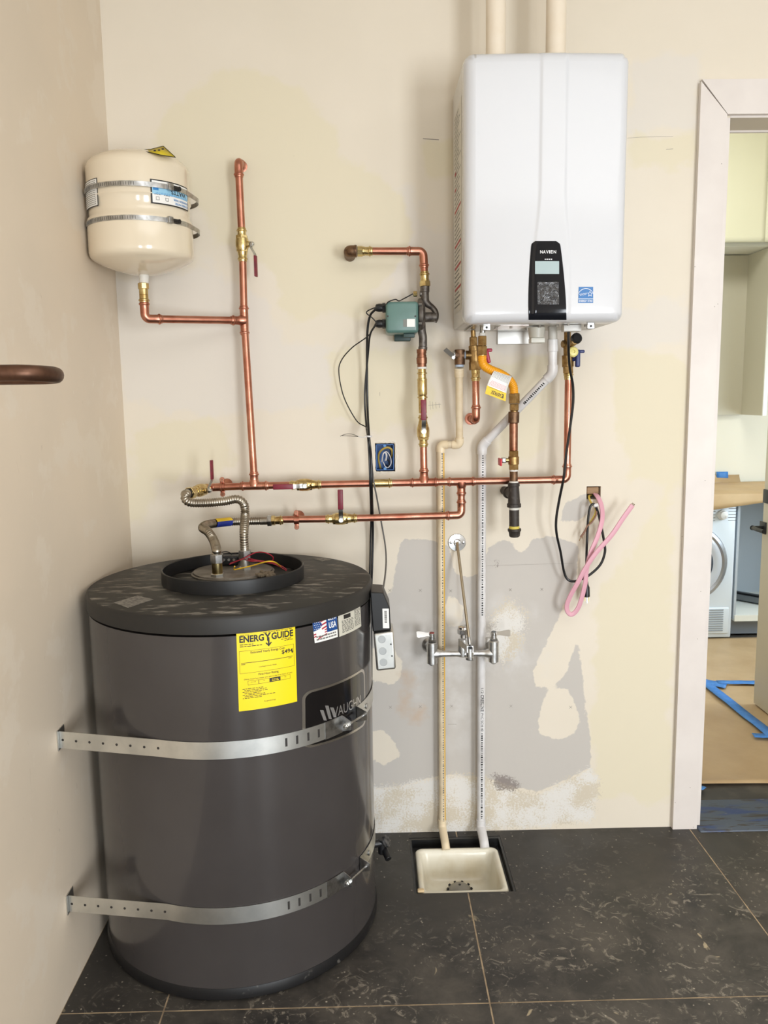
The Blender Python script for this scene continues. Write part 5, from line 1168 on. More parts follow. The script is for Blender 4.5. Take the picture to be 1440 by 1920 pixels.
mb = MB(); mb.seg((1036, 612), (1036.5, 640), 8.5, -0.17, 20); mb.build('drain_spout', mat('spout_beige', (206, 202, 194), 0.4), tl_)
p, q = P(1057, 609, -0.25), P(1090, 621, -0.25); mb = MB(); mb.rbox(((p.x+q.x)/2, -0.235, (p.z+q.z)/2), (q.x-p.x, 0.034, p.z-q.z), 0.002); mb.build('cable_cover', BODYW, tl_)
for px, py, y in ((930, 612, -.2), (958, 612, -.2), (985, 620, -.12), (1012, 612, -.22), (1045, 612, -.24), (1066, 607, -.27), (1098, 614, -.22)):
    p = P(px, py, y); sc_b = MB(); sc_b.cyl((p.x, y, ZB+0.002), (p.x, y, ZB-0.004), 0.004, 8); sc_b.build('screw', STEEL, tl_)

# vent pipes rising to the ceiling
for px, lab in ((929.5, 'left cream vent pipe rising from the top of the tankless heater'), (1042.5, 'right cream vent pipe rising from the top of the tankless heater')):
    p = P(px, 45, -0.17); mb = MB(); R = PR(18.5, p); v = thing('vent_pipe', lab, 'pipe', (p.x, -0.17, ZT-0.004), 'vent pipes above the tankless heater')
    mb.cyl((p.x, -0.17, ZT-0.006), (p.x, -0.17, CEIL), R, 32); mb.build('pipe', CREAMVENT, v)
    mb = MB(); mb.cyl((p.x, -0.17, ZT-0.005), (p.x, -0.17, ZT+0.03), R+0.004, 32, 0.002); mb.build('collar', BODYW, v)

# ---------------------------------------------------------------- hot side service valve, relief valve and their pipes
yH = -0.100
def stack(items, y, name, m, parent, **k):
    mb = MB()
    for a, b_, hw, n in items: mb.seg(a, b_, hw, y, n)
    return mb.build(name, m, parent, **k)
hv = thing('service_valve', 'brass hot side service valve under the left end of the tankless heater', 'valve', P(891, 700, yH))
stack([((887, 619), (887.5, 634), 4.6, 16), ((887.5, 632), (888, 650), 7.5, 8), ((888, 648), (889, 664), 9.6, 18), ((889, 658), (890, 682), 10.3, 20), ((890, 678), (890.5, 694), 11.2, 8)], yH, 'valve_body', BRASS2, hv)
mb = MB(); mb.cyl(P(888.5, 666, yH), P(873, 666, yH), PR(8.6, P(880, 666, yH)), 18, 0.001); mb.build('side_port', BRASS2, hv)
mb = MB(); a = P(891.3, 692, yH); press(mb, P(892, 700, yH), V((0, 0, -1))); mb.cyl(a, P(892, 701, yH), 0.0135, 18, 0.001); mb.build('press_adapter', BRASS, hv)
p = P(914, 668, yH-0.02); mb = MB(); mb.rbox(p, (0.012, 0.014, 0.042), 0.004, 3, Matrix.Rotation(-0.22, 3, 'Y')); mb.rbox(p+V((0.005, 0, 0.018)), (0.018, 0.012, 0.010), 0.003); mb.cyl(p, P(892, 668, yH), 0.005, 10); mb.build('red_handle', mat('handle_red', (168, 26, 62), 0.4), hv)
stub_ = thing('copper_pipe', 'short copper stub dropping from the hot service valve and elbowing into the wall', 'pipe', P(893, 780, yH))
c_ = P(892.5, 787, yH); c_ = V((P(892, 703, yH).x+0.001, yH, c_.z)); pipe(V((c_.x-0.001, yH, P(892, 703, yH).z)), c_+V((0, 0, 0.028)), stub_); elbow(c_+V((0, 0, 1)), c_, V((c_.x-0.004, 0, c_.z)), stub_, arm=0.026, rad=0.02); pipe(c_+V((-0.001, 0.026, 0)), V((c_.x-0.004, -0.001, c_.z)), stub_); flange(V((c_.x-0.004, -0.0005, c_.z)), (0, -1, 0), 0.019, stub_)
rv = thing('relief_valve', 'bronze relief valve with a steel test lever beside the hot service valve', 'valve', P(862, 684, yH))
mb = MB(); mb.seg((862, 655.5), (862, 684), 9.8, yH, 20); mb.cyl(P(853, 666, yH), P(870, 666, yH), PR(9.6, P(862, 666, yH)), 20, 0.001); mb.build('valve_body', BRONZE, rv)
mb = MB(); mb.cyl(P(869.5, 666, yH), P(874.5, 666, yH), PR(7.2, P(870, 666, yH)), 18); mb.cyl(P(861.7, 684, yH), P(861.7, 688, yH), PR(8, P(861, 685, yH)), 18); mb.build('sealant_ring', mat('sealant_blue', (176, 190, 210), 0.5), rv)
mb = MB(); mb.cyl(P(853.5, 666, yH), P(849, 666, yH), PR(8, P(850, 666, yH)), 18, 0.001); mb.build('spring_cap', CHROME, rv)
mb = MB(); a, e = P(850, 668, yH-0.012), P(834.5, 655, yH-0.026); mb.ribbon([a, a.lerp(e, 0.35), a.lerp(e, 0.8), e], 0.013, 0.003, (0.3, -0.5, 0.8)); mb.cyl(a-V((0.0, 0.004, 0.004)), a+V((0, 0.004, -0.004)), 0.005, 10); mb.build('test_lever', ZINC, rv)

CRP = 0.0113
dp = thing('relief_drain_pipe', 'cream drain pipe with a yellow stripe from the relief valve down to the floor sink', 'pipe', G(837, 1590, 0))
yD = -0.036
k0, k1, k2, k3 = P(861, 690, yH), P(861.5, 834, -0.052), P(826.5, 834, yD), P(831.5, 1548, yD)
k2 = V((k2.x, yD, k1.z)); kd = G(836.5, 1592, 0.002)
pipe(k0+(k1-k0).normalized()*0.024, k1, dp, CRP, CREAMPIPE)
dirs = (k1-k0).normalized(); mb = MB(); mb.cyl(k0, k0+dirs*0.028, 0.0143, 20, 0.001); mb.cyl(k0+dirs*0.001, k0+dirs*0.007, 0.0152, 20, 0.001); mb.build('coupling', CREAMPIPE, dp)
def pvcelbow(a, c, b, R, m, parent, arm=0.022, rad=0.016):
    d1, d2 = (a-c).normalized(), (b-c).normalized(); mb = MB(); mb.tube(fillet([c+d1*arm, c, c+d2*arm], rad, 8), R+0.0024, 20); return mb.build('elbow', m, parent)
CREAM2 = mat('cream_fitting', (230, 212, 180), 0.35)
pvcelbow(k0, k1, k2, CRP, CREAM2, dp); pipe(k1+(k2-k1).normalized()*0.02, k2-(k2-k1).normalized()*0.02, dp, CRP, CREAMPIPE); pvcelbow(k1, k2, k3, CRP, CREAM2, dp)
kz = V((k2.x, yD, k3.z)); pipe(k2-V((0, 0, 0.02)), kz, dp, CRP, CREAMPIPE)
ke = V((kd.x, kd.y, 0.004)); mb = MB(); mb.tube(fillet([kz+V((0, 0, 0.022)), kz-V((0, 0, 0.006)), ke.lerp(kz, 0.25)+V((0, -0.008, 0)), ke+V((0, 0, -0.004))], 0.018, 6), CRP+0.0022, 20); mb.build('elbow', CREAM2, dp)
mb = MB(); zt0, zt1 = k2.z-0.026, kz.z+0.024; a = math.radians(52); N = 30
def onp(c, R, ang, z): return V((c.x+R*math.sin(ang), c.y-R*math.cos(ang), z))
mb.add([onp(k2, CRP+0.0004, a+s*0.25, zt0+(zt1-zt0)*i/N) for i in range(N+1) for s in (-1, 1)], [(2*i, 2*i+1, 2*i+3, 2*i+2) for i in range(N)]); mb.build('yellow_stripe', YELLOWLINE, dp, fix=False)
def pipeprint(mb, c, R, ang, za, zb_, h, lo, hi, gap):
    z = za
    while z > zb_:
        L = random.uniform(lo, hi); h2 = h*random.uniform(0.6, 1.0)
        mb.add([onp(c, R, ang-h2, z), onp(c, R, ang+h2, z), onp(c, R, ang+h2, z-L), onp(c, R, ang-h2, z-L)], [(0, 1, 2, 3)]); z -= L+random.uniform(gap*0.6, gap*1.6)
mb = MB(); pipeprint(mb, k2, CRP+0.0004, 0.28, zt0, zt1, 0.20, 0.002, 0.006, 0.0035); mb.build('pipe_print', GREYINK, dp, fix=False)

# condensate drain pipe
WR = 0.0131
cd_ = thing('condensate_pipe', 'white drain pipe slanting from the tankless heater and running down to the floor sink', 'pipe', G(909, 1588, 0))
c0, c1, c2_, c3 = P(1036.5, 636, -0.17), P(1036, 700, -0.165), P(904, 836, yD-0.004), P(904.5, 1548, yD-0.004)
c3 = V((c2_.x, c2_.y, c3.z)); du = (c1-c0).normalized(); dd2 = (c2_-c1).normalized()
mb = MB(); mb.cyl(c0, c0+du*(P(1036, 636, -.17).z-P(1036, 659, -.17).z), WR+0.0026, 20, 0.001); mb.build('coupling', WHITEPVC, cd_)
pipe(c0+du*0.02, c1, cd_, WR, WHITEPVC); pvcelbow(c0, c1, c2_, WR, WHITEPVC, cd_, 0.024, 0.03); pipe(c1+dd2*0.022, c2_-dd2*0.022, cd_, WR, WHITEPVC); pvcelbow(c1, c2_, c3, WR, WHITEPVC, cd_, 0.026, 0.03); pipe(c2_-V((0, 0, 0.022)), c3, cd_, WR, WHITEPVC)
ke = V((G(909, 1590, 0).x, G(909, 1590, 0).y, 0.004)); mb = MB(); mb.tube(fillet([c3+V((0, 0, 0.022)), c3-V((0, 0, 0.006)), ke.lerp(c3, 0.25)+V((0, -0.008, 0)), ke+V((0, 0, -0.004))], 0.018, 6), WR+0.0022, 20); mb.build('elbow', WHITEPVC, cd_)
mb = MB(); zA = P(904, 853, yD).z; zL = P(904, 1287, yD).z; pipeprint(mb, c2_, WR+0.0004, 0.05, zA, P(904, 1150, yD).z, 0.22, 0.002, 0.006, 0.003)
def vtext(mb, s, c, R, ang, ztop, length, h, **k):
    add_text(mb, s, lambda u, v: onp(c, R, ang+v*h/R, ztop-u*length), 0, -0.5, 1.0, 1.0, **k)
vtext(mb, '1/2', c2_, WR+0.0005, 0.10, zL, 0.018, 0.008); vtext(mb, 'CRESLINE', c2_, WR+0.0005, 0.10, zL-0.022, 0.058, 0.0095, offset=0.02); vtext(mb, 'PVC SCH 40', c2_, WR+0.0005, 0.10, zL-0.086, 0.062, 0.008)
pipeprint(mb, c2_, WR+0.0004, 0.05, zL-0.155, c3.z+0.03, 0.24, 0.002, 0.006, 0.003); mb.build('pipe_print', INK, cd_, fix=False)
mb = MB(); sdv = dd2.cross(V((0, -1, 0))).normalized(); q0 = c1+dd2*0.035; nn = (V((0, -1, 0))-dd2*(-dd2.y)).normalized()
for i in range(14):
    q = q0+dd2*(0.0065*i)+nn*(WR+0.0006); h = random.uniform(0.0025, 0.0038); L = random.uniform(0.003, 0.005); mb.add([q-sdv*h, q+sdv*h, q+sdv*h+dd2*L, q-sdv*h+dd2*L], [(0, 1, 2, 3)])
mb.build('pipe_print', INK, cd_, fix=False)

# ---------------------------------------------------------------- cold side service valve
cv = thing('service_valve', 'brass service valve with a blue handle under the right end of the tankless heater', 'valve', P(1066, 700, YM))
stack([((1064, 622), (1064, 646), 6.5, 16), ((1064, 645), (1064.5, 668), 7.8, 18), ((1064.5, 666), (1065, 688), 11, 20), ((1065, 686), (1065.5, 700), 9.5, 8)], YM, 'valve_body', BRASS2, cv)
mb = MB(); mb.cyl(P(1064, 645, YM), P(1054, 645, YM-0.004), 0.011, 8, 0.001); mb.build('side_port', BRASS2, cv)
mb = MB(); press(mb, V((pU.x, YM, P(1066, 712, YM).z)), V((0, 0, 1))); mb.cyl(V((pU.x, YM, P(1066, 709, YM).z)), V((pU.x, YM, P(1066, 697, YM).z)), 0.0135, 18, 0.001); mb.build('press_adapter', BRASS, cv)
mb = MB(); mb.cyl(P(1068, 648, YM), P(1078, 640, YM-0.06), 0.010, 16, 0.001); mb.build('drain_port', BRASS2, cv)
mb = MB(); mb.lathe([(0, 0.014), (0.004, 0.0165), (0.016, 0.0165), (0.020, 0.013)], P(1078, 637, YM-0.045), (0.15, -0.9, 0.25), 12); mb.build('black_cap', BLACKP, cv)
mb = MB(); mb.lathe([(0, 0.0150), (0.005, 0.0155), (0.009, 0.0120), (0.010, 0.0045), (0.006, 0.004)], P(1074, 660, YM-0.035), (0.05, -1, 0.1), 24); mb.build('hose_cap', mat('cap_yellow', (236, 224, 140), 0.35), cv)
hp_ = P(1083, 672, YM-0.02); mb = MB(); mb.rbox(hp_, (0.014, 0.016, 0.052), 0.004); mb.rbox(P(1089, 659, YM-0.02), (0.022, 0.012, 0.009), 0.003); mb.cyl(hp_, P(1067, 676, YM), 0.006, 12); mb.build('blue_handle', BLUEGRIP, cv)

# ---------------------------------------------------------------- gas line
yG = -0.140
gl_ = thing('gas_pipe', 'threaded gas pipe with black iron tee and capped drip leg before the copper main', 'pipe', P(965, 1007, yG))
stack([((964, 737.5), (964, 757), 10.8, 6)], yG, 'flare_nut', BRASS2, gl_, sharp=25); stack([((964, 757.5), (964, 770), 9, 6), ((964, 768), (964, 773), 7, 16)], yG, 'hex_adapter', BRASS2, gl_, sharp=25)
stack([((963.5, 772), (963, 793), 10.3, 20)], yG, 'coupling', BRONZE, gl_); stack([((963, 793), (962.8, 845), 8, 20)], yG, 'nipple', COPPER2, gl_)
gv = stack([((962.8, 845), (963, 857), 9.3, 6), ((963, 856), (963, 871), 10.2, 20), ((963, 870), (963, 881), 9.3, 6)], yG, 'gas_valve', BRASS2, gl_, sharp=25)
mb = MB(); mb.cyl(P(958, 863, yG), P(947, 863, yG), 0.0065, 14, 0.001); mb.build('valve_stem', BRASS, gv)
mb = MB(); a = P(944, 863, yG); mb.rbox(a, (0.014, 0.02, 0.016), 0.003); mb.build('lever', STEEL, gv)
mb = MB(); a = P(937.5, 866, yG-0.005); mb.rbox(a, (0.006, 0.045, 0.022), 0.002); mb.build('red_tip', mat('tip_red', (196, 34, 48), 0.4), gv)
stack([((963, 881), (963.3, 906), 7.6, 20)], yG, 'nipple', BRONZE, gl_); stack([((963, 880), (963, 884), 8.2, 20), ((963.3, 902), (963.3, 906), 8.6, 20), ((964, 950), (964, 956), 9.8, 20)], yG, 'sealant_ring', TEFLON, gl_)
mb = MB(); mb.seg((963.3, 905), (963.3, 912), 11, yG, 24); mb.seg((963.3, 911), (963.8, 945), 9.8, yG, 24, 11.5); mb.seg((963.8, 944), (963.8, 951), 13.2, yG, 24)
tb_ = P(963.5, 924, yG); te = V((P(953, 923, -0.05).x, -0.055, P(953, 923, -0.05).z)); mb.cyl(tb_, te, 0.0165, 20, 0.001); mb.cyl(te.lerp(tb_, 0.25), te, 0.0200, 20, 0.002); mb.build('iron_tee', BLACKIRON, gl_)
mb = MB(); mb.cyl(te, V((te.x-0.004, -0.001, te.z)), 0.0140, 18); mb.build('nipple', BLACKIRON, gl_)
stack([((964, 952), (964.3, 990), 9.4, 24)], yG, 'nipple', BLACKIRON, gl_); stack([((964.3, 986), (964.3, 992), 9.9, 20)], yG, 'yellow_tape', mat('tape_yellow', (206, 186, 84), 0.6), gl_)
mb = MB(); p, q = P(964.5, 991, yG), P(964.8, 1007, yG); L = (p-q).length; mb.lathe([(0, 0.0190), (0.001, 0.0205), (0.007, 0.0205), (0.010, 0.0180), (L-0.003, 0.0160), (L, 0.012)], p, q-p, 24); mb.build('cap', BLACKIRON, gl_)
gf = thing('gas_connector', 'yellow coated corrugated gas connector curving from the tankless heater to the gas pipe', 'connector', P(940, 705, -0.17))
yP = -0.19
pts = [P(904, 667, yP), P(904.5, 678, yP), P(909, 687, yP-0.002), P(921, 694, -0.185), P(938, 701, -0.172), P(953, 711, -0.158), P(962, 724, -0.146), P(964, 740, yG)]
corrugated(pts, 0.0135, 0.0062, 0.0016, 18).build('hose', mat('gas_yellow', (232, 158, 22), 0.4), gf, sharp=80)
stack([((904, 649), (904, 666), 9.6, 6)], yP, 'flare_nut', BRASS2, gf, sharp=25); stack([((904, 630), (904, 648.5), 8.6, 6), ((904, 646), (904, 651), 6.5, 16)], yP, 'hex_adapter', BRASS2, gf, sharp=25); stack([((904, 664), (904, 669), 7.3, 20)], yP, 'ferrule', BRASS, gf)
stack([((905, 613), (904.5, 632), 5.3, 18)], yP, 'gas_port', STEEL, tl_); stack([((904.3, 624), (904.2, 631), 6.4, 18)], yP, 'sealant_ring', TEFLON, gf)
def tagmap(off):
    tl, tr, bl, br = (929.5, 690), (960.5, 705), (909.5, 738), (948, 752.5)
    def mp(u, v):
        px = ((1-u)*bl[0]+u*br[0])*(1-v)+((1-u)*tl[0]+u*tr[0])*v; py = ((1-u)*bl[1]+u*br[1])*(1-v)+((1-u)*tl[1]+u*tr[1])*v
        y = -0.188-0.012*math.sin(v*2.4)-0.020*(1-v)+0.016*u+0.02*(max(0, v-0.8)/0.2)**2
        return P(px-3*math.sin(PI*v), py, y-off)
    return mp
tg_ = MB(); tg_.patch(tagmap(0), 0, 1, 0, 1, 6, 14); o = tg_.build('hang_tag', WHITELABEL, gf, fix=False); s = o.modifiers.new('thick', 'SOLIDIFY'); s.thickness = 0.0005; s.offset = 1
mb = MB(); mb.patch(tagmap(0.0007), 0, 1, 0, 0.32, 6, 5); mb.build('yellow_panel', mat('tag_amber', (242, 200, 20), 0.4), o, fix=False)
TT_ = lambda off: r180(tagmap(off))
mb = MB(); add_text(mb, 'E', TT_(0.0011), 0.12, 0.775, 0.15, 0.10, offset=0.04); add_text(mb, 'ASYFLEX', TT_(0.0011), 0.24, 0.785, 0.10, 0.50, offset=0.03); dashes(mb, TT_(0.0011), 0.14, 0.74, 0.90, 0.022, 0.04, 0.1); dashes(mb, TT_(0.0011), 0.14, 0.9, 0.695, 0.012, 0.04, 0.1); mb.build('lettering', INK, o, fix=False)
mb = MB()
for i in range(5): dashes(mb, TT_(0.0011), 0.08, 0.92, 0.44+0.042*i, 0.02, 0.04, 0.12)
mb.build('pink_print', mat('pink_print', (222, 170, 178), 0.5), o, fix=False)
mb = MB()
for i in range(7): dashes(mb, TT_(0.0011), 0.06, 0.94, 0.06+0.04*i, 0.016, 0.03, 0.12)
mb.build('grey_print', mat('grey_print', (160, 164, 168), 0.5), o, fix=False)

# ---------------------------------------------------------------- wall mounted utility faucet
yF = -0.095
fa = thing('utility_faucet', 'rough chrome wall faucet with two lever handles above the floor sink', 'faucet', P(868, 1228, yF))
L_, R_ = P(810, 1226, yF), P(925.5, 1225, yF); mb = MB(); ax = (R_-L_).normalized(); D = (R_-L_).length
mb.lathe([(0, 0.0160), (0.018, 0.0150), (0.024, 0.0125), (0.034, 0.0105), (D*0.40, 0.0098), (D*0.47, 0.0125), (D*0.55, 0.0125), (D*0.62, 0.0098), (D-0.034, 0.0105), (D-0.024, 0.0125), (D-0.018, 0.0150), (D, 0.0160)], L_, ax, 24)
for p, pt, pb in ((L_, 1204, 1244), (R_, 1203, 1243)):
    zt_a, zb_a = P(810, pt, yF).z, P(810, pb, yF).z; mb.lathe([(0, 0.0145), (0.0015, 0.0165), (zt_a-zb_a-0.002, 0.0165), (zt_a-zb_a, 0.0150)], (p.x, yF, zb_a), (0, 0, 1), 24)
    mb.cyl((p.x, yF, zb_a+0.001), (p.x, yF, zb_a-0.006), 0.0085, 8, 0.001)
c_ = L_.lerp(R_, 0.5); mb.lathe([(0, 0.0135), (0.02, 0.0145), (0.045, 0.0135), (0.055, 0.0125)], V((P(867, 1226, yF).x, yF, c_.z-0.006)), (0, 0, 1), 20)
mb.build('body', CHROME, fa)
for p in (L_, R_):
    mb = MB(); mb.cyl((p.x, yF+0.01, p.z), (p.x, -0.008, p.z), 0.0140, 20); mb.lathe([(0, 0.026), (0.003, 0.026), (0.009, 0.020), (0.012, 0.0145)], (p.x, -0.0005, p.z), (0, -1, 0), 28); mb.build('wall_escutcheon', CHROME, fa)
sp0, sp1 = P(868, 1204, yF-0.012), P(881, 1216, -0.215)
mb = MB(); mb.ribbon([sp0+V((-0.003, 0.02, -0.006)), sp0.lerp(sp1, 0.5), sp1+V((0, -0.008, 0))], 0.020, 0.019); oz = P(882, 1236, -0.212).z; mb.lathe([(0, 0.0125), (0.001, 0.0128), (0.008, 0.0128), (0.009, 0.0112), (sp1.z-oz+0.006, 0.0112), (sp1.z-oz+0.007, 0.0085)], (sp1.x, sp1.y, oz), (0, 0, 1), 22); mb.build('spout', CHROME, fa)
mb = MB(); mb.box(sp1+V((0, -0.0135, 0.006)), (0.010, 0.006, 0.007)); mb.build('pail_hook', BLACKP, fa)
vbz = P(868, 1192, yF).z; vx = P(869, 1186, yF).x; mb = MB(); mb.cyl((vx, yF, vbz-0.006), (vx, yF, vbz+0.010), 0.0115, 18); mb.cyl((vx, yF, vbz+0.006), (vx, yF, vbz+0.024), 0.0195, 8, 0.002); mb.lathe([(0, 0.018), (0.006, 0.0175), (0.012, 0.010), (0.013, 0.004)], (vx, yF, vbz+0.024), (0, 0, 1), 20); mb.build('vacuum_breaker', mat('chrome_bright', (222, 222, 222), 0.12, 1.0), fa)
for p, sg, nm, mm in ((L_, -1, 'hot_index', mat('index_red', (146, 54, 50), 0.4)), (R_, 1, 'cold_index', mat('index_grey', (92, 96, 100), 0.4))):
    z0 = P(810, 1203.5, yF).z; mb = MB(); mb.cyl((p.x, yF, z0), (p.x, yF, z0+0.009), 0.0130, 6, 0.001); mb.cyl((p.x, yF, z0+0.008), (p.x, yF, z0+0.017), 0.0095, 16, 0.001); mb.build('bonnet', STEEL, fa)
    mb = MB(); hz = z0+0.022; mb.cyl((p.x, yF, hz-0.006), (p.x, yF, hz+0.007), 0.0100, 18, 0.001)
    a, e = V((p.x, yF, hz+0.002)), P(781 if sg < 0 else 957, 1190 if sg < 0 else 1187, yF-0.012)
    w0 = 0.010; pl_a = []
    d = (e-a).normalized(); s_ = d.cross(V((0, 0.55, 0.83))).normalized(); up_ = s_.cross(d)
    for t_, w in ((0, 0.0065), (0.35, 0.0060), (0.6, 0.0085), (0.9, 0.0110), (1.0, 0.0085)): pl_a.append((a.lerp(e, t_), w))
    vs = []
    for q, w in pl_a:
        for su, sw in ((-1, -1), (1, -1), (1, 1), (-1, 1)): vs.append(q+up_*(su*w)+s_*(sw*0.0016))
    fs = [(i*4+k, i*4+(k+1) % 4, i*4+4+(k+1) % 4, i*4+4+k) for i in range(4) for k in range(4)]+[(3, 2, 1, 0), (16, 17, 18, 19)]
    mb.add(vs, fs); hd = mb.build('lever_handle', MATS['chrome_bright'], fa)
    mb = MB(); mb.cyl((p.x, yF, hz+0.0068), (p.x, yF, hz+0.0092), 0.0078, 16, 0.0005); mb.build(nm, mm, hd)
br_t = P(857, 1017, -0.002); fb = P(857, 1017, -0.012)
mb = MB(); mb.lathe([(0, 0.0285), (0.0025, 0.0285), (0.0035, 0.0275), (0.0038, 0.012), (0.009, 0.0095), (0.0095, 0.004)], br_t, (0, -1, 0), 40); wf = mb.build('brace_flange', MATS['chrome_bright'], fa, sharp=12)
for s in (-1, 1):
    p = P(857+s*11.5, 1017, -0.005); mb = MB(); mb.lathe([(0, 0.0052), (0.002, 0.0048), (0.003, 0.003)], p, (0, -1, 0), 14); mb.build('screw', STEEL, wf)
mb = MB(); re = sp1+V((0, 0.004, 0.012)); mb.cyl(fb, re, 0.0045, 14, 0.001); mb.build('brace_rod', mat('rod_nickel', (190, 178, 156), 0.3, 1.0), fa)
mb = MB(); mb.lathe([(0, 0.0055), (0.02, 0.0055), (0.024, 0.003)], re+(fb-re).normalized()*0.022, re-fb, 14); mb.build('rod_end', STEEL, fa)

# ---------------------------------------------------------------- floor sink
fs_ = thing('floor_sink', 'white square floor sink sunk in the black floor under the drain pipes', 'sink', (0.26, -0.215, -0.16))
def rr(x0, x1, y0, y1, r, z, n=7):
    out = []
    for cx_, cy_, a0 in ((x1-r, y1-r, 0), (x0+r, y1-r, 90), (x0+r, y0+r, 180), (x1-r, y0+r, 270)):
        for k in range(n+1): a = math.radians(a0+90*k/n); out.append(V((cx_+r*math.cos(a), cy_+r*math.sin(a), z)))
    return out
bx0, bx1, by0, by1 = 0.125, 0.397, -0.342, -0.092
rings = []
for ins, z, r in ((0.0, -0.045, 0.022), (0.0, -0.009, 0.022), (0.003, -0.005, 0.022), (0.009, -0.004, 0.022), (0.014, -0.006, 0.02), (0.019, -0.016, 0.022), (0.027, -0.072, 0.026), (0.033, -0.096, 0.028), (0.044, -0.105, 0.03), (0.085, -0.108, 0.03)):
    rings.append(rr(bx0+ins, bx1-ins, by0+ins, by1-ins, r, z))
n = len(rings[0]); mb = MB(); mb.add([v for r_ in rings for v in r_], [(i*n+k, i*n+(k+1) % n, (i+1)*n+(k+1) % n, (i+1)*n+k) for i in range(len(rings)-1) for k in range(n)]+[tuple(range((len(rings)-1)*n, len(rings)*n))])
mb.build('basin', mat('porcelain', (232, 226, 208), 0.3, c2=(206, 192, 160), scale=7, lo=0.45, hi=0.75, coat=0.2), fs_, fix=False, sharp=50)
mb = MB(); dc_ = V((0.262, -0.196, -0.1075)); mb.lathe([(0, 0.048), (0.004, 0.046), (0.018, 0.040), (0.030, 0.026), (0.036, 0.008)], dc_, (0, 0, 1), 28); st_ = mb.build('strainer', mat('strainer_grey', (150, 146, 138), 0.45, 0.6), fs_)
hl = MB()
for k in range(10):
    a = 2*PI*k/10; hl.cyl(dc_+V((0.036*math.cos(a), 0.036*math.sin(a), 0.021)), dc_+V((0.040*math.cos(a), 0.040*math.sin(a), 0.024)), 0.004, 8)
hl.cyl(dc_+V((0, 0, 0.0355)), dc_+V((0, 0, 0.0372)), 0.004, 10); hl.build('strainer_hole', INK, st_)
TAR = mat('black_mastic', (20, 20, 21), 0.35, c2=(34, 33, 32), scale=25, bump=0.4, bscale=30)
mb = MB(); x0, x1, y0, y1 = SK[0]+0.0005, SK[1]-0.0005, SK[2]+0.0005, SK[3]-0.0005
fr = [[V((x0, y0, -0.0015)), V((x1, y0, -0.0015)), V((x1, y1, -0.0015)), V((x0, y1, -0.0015))]]
e = 0.012; fr.append([V((x0+e*.6, y0+0.003, -0.0015)), V((x1-e*.6, y0+0.003, -0.0015)), V((x1-e*.6, y1-e, -0.0015)), V((x0+e*.6, y1-e, -0.0015))]); fr.append([V((x0+e*.7, y0+0.0035, -0.028)), V((x1-e*.7, y0+0.0035, -0.028)), V((x1-e*.7, y1-e-0.001, -0.028)), V((x0+e*.7, y1-e-0.001, -0.028))])
fr.append([V((bx0+0.01, by0+0.01, -0.03)), V((bx1-0.01, by0+0.01, -0.03)), V((bx1-0.01, by1-0.01, -0.03)), V((bx0+0.01, by1-0.01, -0.03))])
mb.add([v for r_ in fr for v in r_], [(i*4+k, i*4+(k+1) % 4, (i+1)*4+(k+1) % 4, (i+1)*4+k) for i in range(3) for k in range(4)]); mb.build('frame', TAR, fs_, sharp=None)
mb = MB(); p = G(789, 1672, -0.003); mb.rbox(p+V((0, 0, 0.004)), (0.02, 0.014, 0.008), 0.003); mb.build('plaster_crumb', mat('crumb', (216, 190, 148), 0.8), fs_)

# ---------------------------------------------------------------- cord, pink cable and wires at the wall opening
pcd = thing('appliance_cord', 'black power cord of the tankless heater hanging down to an unplugged plug', 'cord', P(1100, 1130, -0.05))
L = [(1066, 618, -.235), (1066, 645, -.225), (1066.5, 668, -.205), (1069, 695, -.18), (1074, 722, -.16), (1074.5, 755, -.15), (1069, 800, -.142), (1062, 850, -.135), (1057, 895, -.13), (1049, 935, -.11), (1043, 972, -.10), (1043.5, 1000, -.09), (1051, 1035, -.07), (1057, 1070, -.055), (1064, 1086, -.052), (1076, 1090, -.055), (1090, 1086, -.06), (1108, 1076, -.055), (1126, 1058, -.05), (1134, 1036, -.05), (1133, 1018, -.05), (1127, 985, -.045), (1121, 960, -.045), (1114, 945.5, -.05), (1107, 950, -.052), (1103, 970, -.05), (1101, 1005, -.045), (1099.5, 1050, -.042), (1100, 1094, -.042)]
mb = MB(); mb.tube(spline([P(*q) for q in L], 8), 0.0040, 10); mb.build('cord', BLACKC, pcd)
a, e = P(1100, 1090, -0.042), P(1100, 1119, -0.042); Ln = (a-e).length; mb = MB(); mb.lathe([(0, 0.0045), (0.012, 0.006), (0.020, 0.0095), (Ln-0.002, 0.0105), (Ln, 0.009)], a, e-a, 16); pg = mb.build('plug', BLACKP, pcd)
for dx, ln in ((-0.0065, 0.014), (0.0065, 0.014), (0.0, 0.020)): mb = MB(); mb.box(e+V((dx, 0 if dx else -0.004, -ln/2)), (0.0018 if dx else 0.004, 0.006 if dx else 0.004, ln)); mb.build('prong', BRASS if dx else STEEL, pg)
mb = MB(); c = P(1117, 948, -0.05); mb.cyl(c-V((0.007, 0, 0)), c+V((0.007, 0, 0.002)), 0.0062, 12, 0.001); mb.build('white_tie', WHITEPVC, pcd)
L = [(1112, 923, .03), (1116, 926, .004), (1122, 934, -.018), (1128, 950, -.034), (1129, 974, -.055), (1121, 1004, -.066), (1108, 1036, -.072), (1100, 1066, -.074), (1097, 1095, -.072), (1088, 1130, -.068), (1080, 1146, -.066), (1071, 1152, -.066), (1064, 1146, -.067), (1063, 1134, -.069), (1070, 1116, -.074), (1084, 1091, -.082), (1098, 1065, -.086), (1118, 1036, -.088), (1147, 1003, -.088), (1168, 972, -.086), (1186, 947, -.084)]
pk = thing('pink_cable', 'pink flat cable looping down and back up out of the wall opening', 'cable', P(1071, 1152, -0.066))
